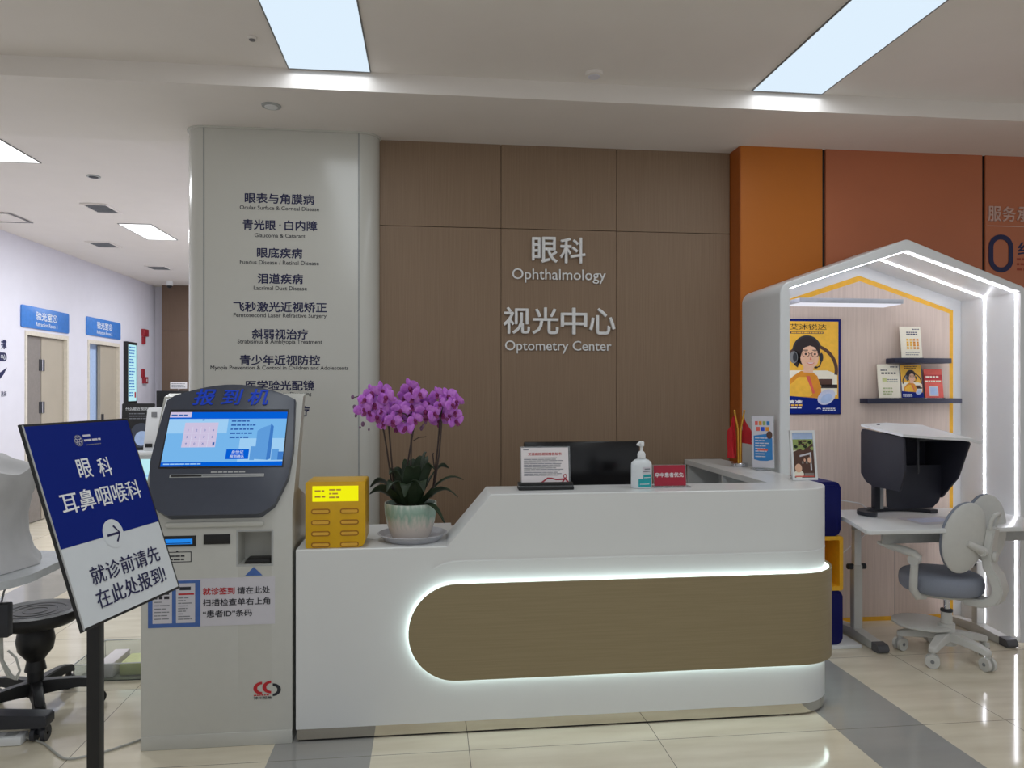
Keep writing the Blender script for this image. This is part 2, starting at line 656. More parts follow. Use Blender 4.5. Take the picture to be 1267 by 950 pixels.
b = B(); b.box(-6.5, 8.0, -4.0, 3.84, 3.14, 3.3, M['ceil'])
struct(b.build('ceiling'))
b = B()
b.box(-6.5, 8.0, 3.84, 4.75, 3.04, 3.3, M['ceil'])
struct(b.build('ceiling_soffit'))
b = B(); b.box(-4.5, -1.2, 4.75, 13.5, 3.12, 3.3, M['ceil'])
struct(b.build('ceiling_corridor'))

# brown panelled back wall
b = B()
b.box(-0.5, 2.05, 4.60, 4.75, 0, 3.04, M['browndark'])
xs = [-0.40, 0.452, 1.20, 1.96]
for i in range(3):
    for z0, z1 in ((0.0, 2.508), (2.512, 3.04)):
        b.box(xs[i] + .002, xs[i + 1] - .002, 4.58, 4.61, z0, z1, M['brown'])
struct(b.build('wall_back'))

# orange panelled wall to the right of it
b = B()
b.box(1.97, 2.517, 4.43, 4.75, 0, 3.04, M['orange'])
b.box(1.962, 1.9705, 4.432, 4.75, 0, 3.04, M['orangeside'])
b.box(2.517, 2.541, 4.445, 4.75, 0, 3.04, M['seam'])
b.box(2.541, 3.636, 4.43, 4.75, 0, 3.04, M['terra'])
b.box(3.636, 3.660, 4.445, 4.75, 0, 3.04, M['seam'])
b.box(3.660, 5.2, 4.43, 4.75, 0, 3.04, M['terra'])
b.box(5.2, 8.0, 4.43, 4.75, 0, 3.04, M['terra'])
wo = struct(b.build('wall_back_right'))
F = xz(0, 4.43, 0)
b = B()
for i, c in enumerate('服务承诺'):
    b.ftext(F, c, 3.722 + i * 0.104, 2.655, 0.094, 0.1, 0.0, M['paleletter'], bold=0.012, depth=0.006)
b.frect(F, 3.672, 2.572, 4.5, 2.577, 0.001, M['paleletter'])
b.build('lettering', wo)
b = B()
o_ = rrect(3.682, 2.268, 3.858, 2.518, 0.085, 8); i_ = rrect(3.714, 2.300, 3.826, 2.486, 0.054, 8)
n = len(o_)
t = bmesh.new()
rings = [[t.verts.new(F.p(u, v, d)) for u, v in q] for q, d in ((o_, 0), (o_, .004), (i_, .004), (i_, 0))]
for A, C in zip(rings, rings[1:]):
    for k in range(n):
        t.faces.new((A[k], A[(k + 1) % n], C[(k + 1) % n], C[k]))
b._add(t, M['inknavy'])
b.ftext(F, '红', 3.955, 2.43, 0.125, 0.085, 0.0, M['inknavy'], bold=0.02)
b.build('large_zero', wo)
b = B()
b.flines(F, 3.885, 2.365, 0.5, 3, 0.034, 0.014, 0.001, M['smallprint'], fill=(.9, 1), word=0.03, seed=3)
b.build('small_print', wo)

# white raised letters on the brown wall
F = xz(0, 4.58, 0)
for nm, s_, cx, zc, wd, hh, bo, dp, lab in (
        ('wall_sign', '眼科', .82, 2.377, .345, .165, .012, .02, 'large white Chinese characters for eye department at the top of the brown wall'),
        ('wall_sign', 'Ophthalmology', .824, 2.213, .604, None, .002, .012, 'white raised word Ophthalmology on the brown wall'),
        ('wall_sign', '视光中心', .826, 1.927, .722, .170, .012, .02, 'large white Chinese characters for optometry centre, lower on the brown wall'),
        ('wall_sign', 'Optometry Center', .820, 1.760, .687, None, .002, .012, 'white raised words Optometry Center on the brown wall')):
    t_ = thing(nm, lab, 'sign', (cx, 4.58, zc), group='raised letters on the brown wall')
    if hh:
        n = len(s_)
        pitch = (wd - hh) / (n - 1)
        for i, ch in enumerate(s_):
            b = B(); b.ftext(F, ch, cx - wd / 2 + hh / 2 + i * pitch, zc, hh, hh, 0.0, M['letterwhite'], bold=bo, depth=dp); b.build('character', t_)
    else:
        b = B(); b.ftext(F, s_, cx, zc, wd, None, 0.0, M['letterwhite'], bold=bo, depth=dp); b.build('letters', t_)

# white clad pillar
b = B()
px0, px1, py0, py1, pr = -1.43, -0.305, 4.45, 5.1, 0.115
pp = round_poly([(px0, py0), (px1, py0), (px1, py1), (px0, py1)], [pr, pr, 0, 0], 10)
b.prism(pp, 'z', 0, 3.04, M['pillar'])
pil = struct(b.build('pillar', sharp=25))
b = B()
for x in (px0 + pr, px1 - pr):
    b.box(x - .004, x + .004, py0 - .0015, py0 + .01, 0, 3.035, M['seamgrey'])
b.prism(round_poly([(px0 - .008, py0 - .008), (px1 + .008, py0 - .008), (px1 + .008, py1), (px0 - .008, py1)], [pr, pr, 0, 0], 10), 'z', 3.03, 3.04, M['pillar'])
b.build('seam_strip', pil)
F = xz(0, 4.45, 0)
ROWS = [('眼表与角膜病', 'Ocular Surface & Corneal Disease', -0.882, 0.402, 0.458, 2.624, 2.568),
        ('青光眼·白内障', 'Glaucoma & Cataract', -0.880, 0.297, 0.292, 2.467, 2.405),
        ('眼底疾病', 'Fundus Disease / Retinal Disease', -0.882, 0.262, 0.456, 2.302, 2.245),
        ('泪道疾病', 'Lacrimal Duct Disease', -0.878, 0.262, 0.307, 2.149, 2.093),
        ('飞秒激光近视矫正', 'Femtosecond Laser Refractive Surgery', -0.878, 0.540, 0.536, 1.981, 1.928),
        ('斜弱视治疗', 'Strabismus & Amblyopia Treatment', -0.879, 0.325, 0.490, 1.820, 1.772),
        ('青少年近视防控', 'Myopia Prevention & Control in Children and Adolescents', -0.879, 0.464, 0.796, 1.666, 1.617),
        ('医学验光配镜', 'Medical Optometry Dispensing', -0.879, 0.396, 0.36, 1.515, 1.463),
        ('视觉训练治疗', '', -0.888, 0.36, 0, 1.362, 0)]
b = B(); b2 = B()
for cn, en, cx, wcn, wen, zc, ze in ROWS:
    if cn.startswith('青光'):
        b.ftext(F, '青光眼', -0.999, zc, 0.190, 0.062, .0005, M['inknavy'], bold=0.022)
        b.ftext(F, '·', -0.880, zc, 0.010, None, .0005, M['inknavy'], bold=0.016)
        b.ftext(F, '白内障', -0.759, zc, 0.190, 0.062, .0005, M['inknavy'], bold=0.022)
    else:
        b.ftext(F, cn, cx, zc, wcn, 0.062, .0005, M['inknavy'], bold=0.022)
    if en:
        b2.ftext(F, en, cx, ze, wen, None, .0005, M['inkdark'], bold=.008)
b.build('department_names', pil)
b2.build('english_names', pil)

# corridor walls
b = B()
D1 = (8.44, 9.34); D2 = (9.90, 10.82)
DH = 2.09
for y0, y1, z0, z1 in ((2.5, D1[0], 0, 3.12), (D1[0], D1[1], DH, 3.12), (D1[1], D2[0], 0, 3.12), (D2[0], D2[1], DH, 3.12), (D2[1], 12.2, 0, 3.12)):
    b.box(HX - .12, HX, y0, y1, z0, z1, M['wallwhite'])
wl = struct(b.build('wall_left'))
F = Frame((HX, 0, 0), (0, 1, 0), (0, 0, 1))   # u = world y, normal +X
b = B()
b.ftext(F, '撑', 8.03, 1.95, 0.10, 0.10, .001, M['inknavy'], bold=.03)
b.fpoly(F, rrect(7.80, 1.775, 8.085, 1.865, 0.044), .001, M['inknavy'])
b.ftext(F, '中心', 8.02, 1.82, 0.085, 0.055, .0016, M['inkwhite'], bold=.01)
b.fpoly(F, [(7.75, 1.57), (7.9, 1.63), (8.09, 1.715), (8.03, 1.64), (7.94, 1.575), (7.85, 1.54)], .001, M['inknavy'])
b.ftext(F, '选择', 8.03, 1.44, 0.10, 0.055, .001, M['inknavy'], bold=.01)
b.build('wall_lettering', wl)
b = B()
b.box(HX, HX + .015, 2.5, D1[0] - .06, 0, 0.1, M['baseboard'])
b.box(HX, HX + .015, D1[1] + .06, D2[0] - .06, 0, 0.1, M['baseboard'])
b.box(HX, HX + .015, D2[1] + .06, 12.0, 0, 0.1, M['baseboard'])
struct(b.build('baseboard_left'))
b = B(); b.box(-4.5, -1.2, 12.2, 12.35, 0, 3.12, M['wallwhite'])
struct(b.build('wall_corridor_end'))
b = B()
for z0, z1 in ((0, 2.40), (2.404, 3.12)):
    b.box(-4.18, -3.2, 12.0, 12.2, z0, z1, M['brownhall'])
struct(b.build('wall_corridor_brown'))
b = B(); b.box(-1.35, -1.2, 5.1, 12.2, 0, 3.12, M['wallwhite'])  # unseen wall, put in to keep light from leaking into the corridor
struct(b.build('wall_corridor_right'))

# doors in the corridor wall
for k, (y0, y1) in enumerate((D1, D2)):
    b = B()
    fw = 0.055
    b.box(HX - .12, HX + .012, y0 - fw * .4, y0 + .012, 0, DH + .035, M['beigeframe'])
    b.box(HX - .12, HX + .012, y1 - .012, y1 + fw * .4, 0, DH + .035, M['beigeframe'])
    b.box(HX - .12, HX + .012, y0 + .0125, y1 - .0125, DH - .012, DH + .035, M['beigeframe'])
    d = struct(b.build('door_%d' % (k + 1)))
    if k == 0:
        b = B(); b.box(HX - .07, HX - .03, y0 + .015, y0 + .37, 0.01, DH - .02, M['taupe']); b.build('narrow_leaf', d)
        b = B(); b.box(HX - .07, HX - .03, y0 + .385, y1 - .015, 0.01, DH - .02, M['beige']); lf = b.build('door_leaf', d)
        for z in (1.76, 1.28):
            b = B()
            b.box(HX - .030, HX - .022, y0 + .33, y0 + .44, z - .065, z + .065, M['charcoal'])
            b.cyl((HX - .018, y0 + .377, z - .065), (HX - .018, y0 + .377, z + .065), .009, M['chrome'], seg=10)
            b.build('hinge', d)
        b = B(); b.box(HX - .4, HX - .36, y0 - .2, y1 + .2, 0, 2.3, M['taupe']); b.build('room_behind', d)
    else:
        b = B(); b.box(HX - .07, HX - .03, y0 + .42, y1 - .015, 0.01, DH - .02, M['beige']); lf = b.build('door_leaf', d)
        b = B(); b.box(HX - .03, HX - .02, y0 + .44, y0 + .50, 0.95, 1.15, M['charcoal']); b.cyl((HX + .02, y0 + .47, 1.05), (HX + .02, y0 + .60, 1.05), .01, M['chrome'], seg=10)
        b.cyl((HX - .02, y0 + .47, 1.05), (HX + .02, y0 + .47, 1.05), .01, M['chrome'], seg=10)
        b.build('door_handle', lf)
        b = B(); b.box(HX - .115, HX - .085, y0 + .01, y1 - .01, 0, DH - .01, M['palebluewall']); b.build('room_behind', d)

# door signs
for k, (y0, y1, z0, z1) in enumerate(((8.334, 9.369, 2.158, 2.398), (9.828, 10.851, 2.182, 2.416))):
    t_ = thing('door_sign', ['blue sign above the nearer door, refraction room number one', 'blue sign above the farther door, refraction room number two'][k], 'sign', (HX, (y0 + y1) / 2, z0), group='blue door signs')
    b = B(); F = Frame((HX + .001, 0, 0), (0, 1, 0), (0, 0, 1))
    b.fprism(F, rrect(y0, z0, y1, z1, .02), 0, .014, M['doorblue'], bev=.003); b.build('panel', t_)
    b = B(); yc = (y0 + y1) / 2
    b.ftext(F, '验光室' + '①②'[k], yc + .0, z0 + .148, 0.46, 0.095, .0145, M['inkwhite'], bold=.012)
    b.ftext(F, 'Refraction Room %d' % (k + 1), yc, z0 + .055, 0.46, 0.045, .0145, M['inkwhite'])
    b.build('lettering', t_)

# ---------------------------------------------------------------- ceiling fittings
def panel_light(x0, x1, y0, y1, z, dm, label, power, group, frame=0.006):
    t_ = thing('ceiling_light', label, 'ceiling light', ((x0 + x1) / 2, (y0 + y1) / 2, z - .006), group=group)
    b = B(); b.box(x0, x1, y0, y1, z - .004, z - .0005, M[dm]); b.build('diffuser', t_)
    b = B()
    for q in ((x0 - frame, x0, y0 - frame, y1 + frame), (x1, x1 + frame, y0 - frame, y1 + frame), (x0, x1, y0 - frame, y0), (x0, x1, y1, y1 + frame)):
        b.box(q[0], q[1], q[2], q[3], z - .006, z - .0005, M['panelrim'])
    b.build('frame', t_)
    area_light('panel_lamp', ((x0 + x1) / 2, (y0 + y1) / 2, z - .02), x1 - x0, y1 - y0, power)


panel_light(-.712, -.305, -2.2, 3.825, 3.14, 'diff', 'long glowing ceiling panel on the left, above the pillar side', PANEL_W, 'long ceiling light panels')
panel_light(1.770, 2.170, -2.2, 3.825, 3.14, 'diff', 'long glowing ceiling panel on the right, pointing at the orange wall', PANEL_W, 'long ceiling light panels')
panel_light(-3.07, -2.775, 4.86, 5.575, 3.12, 'diffhall', 'bright corridor ceiling panel nearest the viewer, cut by the left edge', HALL_W, 'corridor light panels')
panel_light(-3.04, -2.735, 7.55, 8.31, 3.12, 'diffhall', 'bright corridor ceiling panel farther in, beside the grey air vents', HALL_W, 'corridor light panels')

panel_light(-3.04, -2.735, 10.2, 10.98, 3.12, 'diffhall', 'added corridor ceiling panel, unseen behind the pillar, deepest in the corridor', HALL_W, 'corridor light panels')  # extra panel and lamp, added out of view to brighten the corridor
panel_light(-1.98, -1.675, 7.55, 8.31, 3.12, 'diffhall', 'added corridor ceiling panel, unseen behind the pillar, on the right side', HALL_W, 'corridor light panels')  # another added panel hidden by the pillar, more fill for the corridor

VL = ['grey ceiling vent nearest in the corridor, above the lit panel', 'long grey ceiling vent second from the front, left of the lit panel', 'small grey ceiling vent deepest in the corridor', ]
for k, (x0, x1, y0, y1) in enumerate(((-3.02, -2.835, 6.77, 7.065), (-3.755, -3.53, 8.52, 8.80), (-3.72, -3.5, 10.12, 10.39))):
    t_ = thing('ceiling_vent', VL[k], 'vent', ((x0 + x1) / 2, (y0 + y1) / 2, 3.108), group='corridor ceiling vents')
    b = B()
    for q in ((x0 - .02, x0, y0 - .02, y1 + .02), (x1, x1 + .02, y0 - .02, y1 + .02), (x0, x1, y0 - .02, y0), (x0, x1, y1, y1 + .02)):
        b.box(q[0], q[1], q[2], q[3], 3.108, 3.1195, M['ceil'])
    b.build('frame', t_)
    b = B(); b.box(x0, x1, y0, y1, 3.117, 3.1195, M['vent'])
    for j in range(7):
        y = y0 + (j + .5) * (y1 - y0) / 7
        b.box(x0, x1, y - .008, y + .008, 3.110, 3.1165, M['midgrey'])
    b.build('slats', t_)
b = B()
b.prism(round_poly([(-4.2, 7.1), (-3.9, 7.2), (-3.85, 7.58), (-4.2, 7.5)], [0] * 4), 'z', 3.112, 3.1195, M['ceil'])
b.box(-4.2, -3.86, 7.19, 7.205, 3.1095, 3.113, M['vent']); b.box(-4.2, -3.84, 7.575, 7.59, 3.1095, 3.113, M['vent']); b.box(-3.865, -3.845, 7.2, 7.58, 3.1095, 3.113, M['vent'])
tag(b.build('access_hatch'), 'square access hatch in the corridor ceiling, cut by the left edge', 'hatch')


def round_fixture(name, label, cat, x, y, z, r, h, ring, core, grp=None):
    t_ = thing(name, label, cat, (x, y, z - h), group=grp)
    b = B(); b.lathe([(r * .75, -h), (r * .97, -h * .8), (r, -.0005)], (x, y, z), ring); b.build('ring', t_)
    b = B(); b.lathe([(0, -h - .004), (r * .62, -h - .003), (r * .72, -h + .002)], (x, y, z), core); b.build('core', t_)


round_fixture('smoke_detector', 'round white smoke detector on the front ceiling between the two long lights', 'detector', .853, 3.712, 3.14, .048, .022, M['ceil'], M['wallwhite'])
round_fixture('sprinkler_head', 'small ceiling sprinkler left of the left long light', 'sprinkler', -.822, 3.517, 3.14, .022, .012, M['ceil'], M['vent'])
round_fixture('downlight', 'round unlit downlight in the beam above the white pillar', 'downlight', -.855, 4.09, 3.04, .052, .008, M['grey'], M['podwhite'], 'round downlights')
round_fixture('downlight', 'small dark downlight in the corridor ceiling', 'downlight', -2.55, 5.89, 3.12, .05, .008, M['grey'], M['charcoal'], 'round downlights')
t_ = thing('dome_camera', 'small white security camera hanging at the far end of the corridor', 'camera', (-3.93, 11.6, 3.03))
b = B(); b.cyl((-3.93, 11.6, 3.12), (-3.93, 11.6, 3.06), .05, M['podwhite']); b.build('mount', t_)
b = B(); b.ball((-3.93, 11.6, 3.06), .04, M['black']); b.build('lens_dome', t_)

# wall display, alarm and call point in the corridor
t_ = thing('wall_display', 'tall narrow lit information screen on the corridor wall past the doors', 'screen', (HX, 11.17, 1.27))
F = Frame((HX + .001, 0, 0), (0, 1, 0), (0, 0, 1))
b = B(); b.fbox(F, 10.98, 1.27, 11.35, 2.17, 0, .05, M['black'], .006); b.build('bezel', t_)
b = B(); b.frect(F, 11.02, 1.31, 11.31, 2.13, .0505, M['s_cyan'])
b.flines(F, 11.05, 2.10, 0.22, 17, .044, .017, .051, M['s_tower2'], fill=(.6, 1), word=.05, seed=2)
b.frect(F, 11.24, 1.36, 11.29, 1.44, .051, M['inkred']); b.build('screen', t_)
t_ = thing('fire_alarm', 'red fire alarm sounder high on the corridor wall', 'alarm', (HX, 11.72, 2.17))
b = B(); b.fbox(F, 11.63, 2.29, 11.80, 2.40, 0, .05, M['alarm'], .01); b.build('strobe', t_)
b = B(); b.fbox(F, 11.64, 2.17, 11.73, 2.285, 0, .03, M['alarm'], .008); b.build('sounder', t_)
t_ = thing('fire_call_point', 'red fire call point low on the corridor wall under the alarm', 'call point', (HX, 11.72, 1.57))
b = B(); b.fbox(F, 11.62, 1.66, 11.70, 1.79, 0, .03, M['alarm'], .008); b.build('sign_plate', t_)
b = B(); b.fbox(F, 11.66, 1.57, 11.80, 1.67, 0, .04, M['alarm'], .008)
b.frect(F, 11.72, 1.60, 11.76, 1.64, .0405, M['inkwhite']); b.build('button_box', t_)

# far reception corner at the end of the corridor
t_ = thing('corridor_desk', 'white desk with a lit front panel behind the check-in machine', 'desk', (-2.1, 6.3, 0))
b = B(); b.box(-2.7, -1.75, 6.02, 6.6, 0.02, .97, M['podwhite'], .006); b.build('body', t_)
b = B(); b.box(-2.72, -1.73, 5.99, 6.62, .97, 1.0, M['podwhite'], .006); b.build('top', t_)
b = B(); F = xz(0, 6.019, 0); b.frect(F, -2.42, .62, -1.85, .94, 0.002, M['s_cyan']); b.frect(F, -2.36, .80, -2.0, .82, .003, M['s_bg2']); b.build('lit_panel', t_)
t_ = thing('tabletop_standee', 'black cut-out standee with a round blue picture on the corridor desk', 'standee', (-2.28, 6.2, 1.0))
F = Frame((-2.33, 6.15, 1.0), (1, 0, 0), (0, .18, 1))
b = B(); b.fprism(F, round_poly([(-.12, .0), (.085, .0), (.115, .38), (-.14, .38)], [.01, .04, .01, .01]), 0, .008, M['black']); b.build('board', t_)
b = B(); b.fell(F, .02, .12, .085, .10, .0085, M['kioskdark']); b.fell(F, .03, .095, .055, .06, .009, M['palebluewall']); b.build('round_picture', t_)
b = B(); b.ftext(F, '什么是近视防控', -.01, .335, .2, .026, .0085, M['inkwhite'])
b.flines(F, -.08, .30, .16, 3, .02, .008, .0087, M['inkgrey'], fill=(.7, 1), seed=4); b.build('lettering', t_)
t_ = thing('label_printer', 'small white box printer standing on the corridor desk', 'printer', (-2.19, 6.08, 1.0))
b = B(); b.prism(round_poly([(-2.25, 1.001), (-2.06, 1.001), (-2.06, 1.345), (-2.215, 1.345)], [.01, .01, .02, .02]), 'y', 6.05, 6.12, M['podwhite'], .004); b.build('body', t_)
b = B(); b.box(-2.185, -2.145, 6.046, 6.049, 1.27, 1.31, M['midgrey']); b.box(-2.23, -2.18, 6.04, 6.049, 1.03, 1.06, M['black']); b.build('controls', t_)
t_ = thing('distant_counter', 'white counter at the far end of the corridor in front of the brown panel', 'counter', (-3.7, 11.2, 0))
b = B(); b.box(-4.1, -3.2, 11.0, 11.5, 0, 1.05, M['podwhite'], .01); b.build('body', t_)
b = B(); b.box(-4.13, -3.18, 10.97, 11.52, 1.05, 1.09, M['podwhite'], .006); b.build('top', t_)
t_ = thing('far_monitor', 'dark monitor on the distant corridor counter', 'monitor', (-3.75, 11.2, 1.09))
b = B(); b.box(-3.98, -3.52, 11.2, 11.23, 1.17, 1.46, M['black'], .006); b.build('screen', t_)
b = B(); b.box(-3.8, -3.7, 11.23, 11.26, 1.1, 1.3, M['charcoal']); b.box(-3.87, -3.63, 11.16, 11.32, 1.091, 1.10, M['charcoal']); b.build('stand', t_)
t_ = thing('paper_sign_card', 'white paper card above the far monitor in the corridor', 'card', (-3.73, 11.4, 1.09))
b = B(); F = xz(-3.73, 11.4, 1.3); b.fbox(F, -.12, .19, .12, .29, 0, .006, M['paper']); b.flines(F, -.1, .27, .2, 3, .025, .01, .0065, M['inkgrey']); b.build('card', t_)
b = B(); b.box(-3.74, -3.72, 11.402, 11.412, 1.091, 1.5, M['chrome']); b.box(-3.8, -3.66, 11.36, 11.46, 1.091, 1.097, M['chrome']); b.build('stand', t_)

# ================================================================== RECEPTION COUNTER
ct = thing('reception_counter', 'long white reception counter with a glowing capsule-shaped wood panel and rounded right corner', 'reception counter', (0.7, 3.3, 0))
CF = 3.16; CXR = 1.90; CR = 0.22; HT = 1.037; LT = 0.815


def counter_path(s, off):
    if s <= CXR - CR:
        return (s, CF - off)
    s2 = s - (CXR - CR)
    al = CR * math.pi / 2
    if s2 <= al:
        a = -math.pi / 2 + s2 / CR
        return (CXR - CR + (CR + off) * math.cos(a), CF + CR + (CR + off) * math.sin(a))
    return (CXR + off, CF + CR + s2 - al)


b = B()
t = bmesh.new()
ST = [(-.56, LT, (-.56, CF + .25), None), (.077, LT, (.077, CF + .25), None), (.266, HT, (.266, CF + .25), None), (.6, HT, (.6, CF + .25), None), (1.65, HT, (1.65, CF + .25), None)]
for k in range(17):
    ST.append((CXR - CR + CR * math.pi / 2 * k / 16, HT, (1.65, CF + .25), None))
al = CXR - CR + CR * math.pi / 2
ST += [(al + .031, HT, (1.65, CF + .251), (1.65, CF + .251)), (al + .0312, HT, (1.65, CF + .2512), (CXR - .03, CF + .2512)), (al + 1.195, HT, (1.65, 4.575), (CXR - .03, 4.575))]
rings = []
e_ = .004
for s_, tz, inn, inn2 in ST:
    o_ = counter_path(s_, 0); o2 = counter_path(s_, -e_); inn2 = inn2 or inn
    rings.append([t.verts.new(p) for p in ((o_[0], o_[1], .055), (o_[0], o_[1], tz - e_), (o2[0], o2[1], tz), (inn[0], inn[1], tz), (inn[0], inn[1], tz - .03), (inn2[0], inn2[1], tz - .03), (inn2[0], inn2[1], .055))])
for A, C in zip(rings, rings[1:]):
    for k in range(7):
        t.faces.new((A[k], A[(k + 1) % 7], C[(k + 1) % 7], C[k]))
t.faces.new(rings[0]); t.faces.new(rings[-1])
bmesh.ops.remove_doubles(t, verts=t.verts[:], dist=1e-5)
b._add(t, M['white'])
b.build('body', ct)
b = B(); b.box(-.56, -.53, CF + .25, 3.70, .0, LT - .03, M['white']); b.build('end_panel', ct)
b = B(); b.box(-.56, .11, CF + .25, 3.71, LT - .03, LT, M['white']); b.build('low_worktop', ct)
b = B(); b.box(.08, CXR - .03, CF + .25, 3.98, .72, .75, M['white'], .002); b.build('inner_desk', ct)
b = B()
for y in (3.99, 4.545):
    b.box(1.665, CXR - .03, y, y + .02, 0, HT - .03, M['white'])
b.box(1.665, CXR - .03, 4.0, 4.56, .84, .86, M['white'])
b.box(1.665, CXR - .03, 4.0, 4.56, .05, .07, M['white'])
b.build('return_shelves', ct)
b = B()
ins = .003
arc2 = [(counter_path(CXR - CR + CR * math.pi / 2 * k / 14, -ins)) for k in range(15)]
b.prism([(-.557, CF + ins)] + arc2 + [(CXR - ins, 4.57), (CXR - ins - .1, 4.57), (CXR - ins - .1, CF + .2), (-.557, CF + .2)], 'z', .010, .056, M['steel'])
b.prism([(-.55, CF + .012), (1.64, CF + .012), (1.80, CF + .2), (1.80, 4.5), (1.75, 4.5), (1.6, CF + .2), (-.55, CF + .2)], 'z', .0, .0105, M['black'])  # black strip stands in for the shadow gap below the kick
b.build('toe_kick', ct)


def capsule_outline(inset, send, n=26):
    zc, r = .450, .207 - inset
    s0 = -.088 + inset
    top = []; bot = []
    ss = [s0 + r * (1 - math.cos(math.pi / 2 * k / n)) for k in range(n + 1)]
    x = ss[-1]
    xe = CXR - CR
    m_ = 20
    ss += [x + (xe - x) * k / m_ for k in range(1, m_ + 1)]
    al = CR * math.pi / 2
    ss += [xe + al * k / 18 for k in range(1, 19)]
    ss += [xe + al + (send - xe - al) * k / 6 for k in range(1, 7)]
    out = []
    for s in ss:
        h = math.sqrt(max(0, r * r - max(0, s0 + r - s) ** 2))
        out.append((s, zc + h, zc - h))
    return out


def capsule_band(b, inset, d0, d1, m, face):
    t = bmesh.new()
    O = capsule_outline(inset, 2.9)
    rows = []
    for s, zt, zb in O:
        f = counter_path(s, d1); k = counter_path(s, d0)
        rows.append([t.verts.new((k[0], k[1], zt)), t.verts.new((f[0], f[1], zt)), t.verts.new((f[0], f[1], zb)), t.verts.new((k[0], k[1], zb))])
    for A, C in zip(rows, rows[1:]):
        t.faces.new((A[0], A[1], C[1], C[0]))
        if face:
            t.faces.new((A[1], A[2], C[2], C[1]))
        t.faces.new((A[2], A[3], C[3], C[2]))
    bmesh.ops.remove_doubles(t, verts=t.verts[:], dist=1e-6)
    b._add(t, m)


b = B(); capsule_band(b, .006, .0005, .019, M['ledwarm'], False); b.build('led_strip', ct)
b = B(); capsule_band(b, .0, .019, .031, M['counterwood'], True); b.build('wood_panel', ct)

b = B()
t = bmesh.new(); rows = []
for k in range(60):
    s_ = .02 + (2.4 - .02) * k / 59
    zc_ = .748 - .03 * max(0, (.12 - s_) / .1) ** 2
    p = counter_path(s_, .0); q = counter_path(s_, .0022)
    rows.append([t.verts.new((p[0], p[1], zc_ + .006)), t.verts.new((q[0], q[1], zc_)), t.verts.new((p[0], p[1], zc_ - .001))])
for A, C in zip(rows, rows[1:]):
    for k in range(2):
        t.faces.new((A[k], A[k + 1], C[k + 1], C[k]))
b._add(t, M['white']); b.build('fascia_edge', ct)

# ------------------------------------------------------------------ things on the counter
# yellow power bank locker
x0, x1, y0, y1, z0, z1 = -.524, -.273, 3.18, 3.37, LT + .001, 1.099
pb = thing('power_bank_station', 'yellow power bank rental box on the low left end of the counter', 'charging station', ((x0 + x1) / 2, (y0 + y1) / 2, LT + .001))
b = B()
b.prism(round_poly([(x0, z0), (x1, z0), (x1, z1), (x0, z1)], [.006, .03, .008, .008], 6), 'y', y0, y1, M['yellowbox'], .004); b.build('case', pb)
F = xz(0, y0, 0)
b = B(); b.fbox(F, -.495, 1.015, -.302, 1.081, -.002, .001, M['s_yellow'])
b.flines(F, -.485, 1.064, .045, 2, .024, .008, .0016, M['slot'], seed=5); b.flines(F, -.425, 1.068, .055, 3, .016, .007, .0016, M['slot'], fill=(.6, 1), seed=6); b.build('display', pb)
for r_ in range(4):
    for c_ in range(2):
        zx = .973 - r_ * .0475; xx = (-.500, -.379)[c_]
        b = B()
        b.fprism(F, rrect(xx, zx - .011, xx + .079, zx + .011, .0105, 5), -.001, .003, M['yellowdark'])
        b.fprism(F, rrect(xx + .005, zx - .006, xx + .074, zx + .006, .006, 5), 0, .0036, M['slot'])
        b.build('slot', pb)

# saucer and orchid
b = B(); b.lathe([(.0, 0), (.125, 0), (.15, .026), (.157, .03), (.150, .032), (.128, .012), (.0, .008)], (-.075, 3.33, LT + .001), M['saucer'], 48)
tag(b.build('plant_saucer'), 'round pale grey saucer under the orchid pot', 'saucer')
OX, OY, OZ = -.083, 3.33, LT + .012
op = thing('potted_orchid', 'purple moth orchid with many flowers in a pale glazed pot on the counter', 'orchid', (OX, OY, OZ))
b = B()
b.lathe([(0, 0), (.082, 0), (.088, .008), (.106, .06), (.1165, .11), (.118, .14), (.117, .157), (.111, .157), (.109, .135), (0, .13)], (OX, OY, OZ), M['pot'], 48)
b.build('pot', op)
b = B(); b.lathe([(.0, .15), (.06, .148), (.108, .136)], (OX, OY, OZ), M['moss'], 24); b.build('potting_moss', op)


def leaf(az, ln, wd, rise, droop, z0=.14, r0=.03, twist=0.0):
    rows = []
    for i in range(11):
        t = i / 10
        r = r0 + ln * (t - .12 * t * t)
        z = z0 + rise * math.sin(min(1, t * 1.15) * math.pi / 2) * 1.0 - droop * t ** 2.6
        wv = wd * (math.sin(math.pi * min(1, (.12 + t * .88)) ** .8) ** .75) if t < 1 else 0.002
        c = Vector((OX + r * math.cos(az), OY + r * math.sin(az), OZ + z))
        sd = Vector((-math.sin(az), math.cos(az), twist)).normalized()
        rows.append([c + sd * wv * k - Vector((0, 0, 1)) * (.35 * wv * (1 - abs(k))) for k in (-1, -.5, 0, .5, 1)])
    b = B(); b.grid(rows, M['leaf'], thick=.003)
    return b.build('leaf', op)


for az, ln, wd, ri, dr in ((-172, .175, .036, .11, .05), (165, .185, .034, .15, .07), (-135, .13, .037, .17, .09), (-100, .12, .040, .17, .11), (-65, .13, .038, .18, .10),
                           (-25, .23, .024, .12, .07), (6, .24, .020, .15, .04), (-48, .22, .018, .05, .10), (28, .19, .028, .20, .04), (95, .13, .038, .22, .03),
                           (58, .11, .042, .23, .02), (132, .13, .038, .19, .04), (-80, .06, .042, .21, .03), (-25, .10, .040, .22, .05), (-150, .09, .042, .20, .05), (10, .05, .040, .24, .0)):
    leaf(RAD(az), ln, wd, ri, dr, twist={-172: .9, -25: -.5, 28: -.7, 165: .6}.get(az, 0))


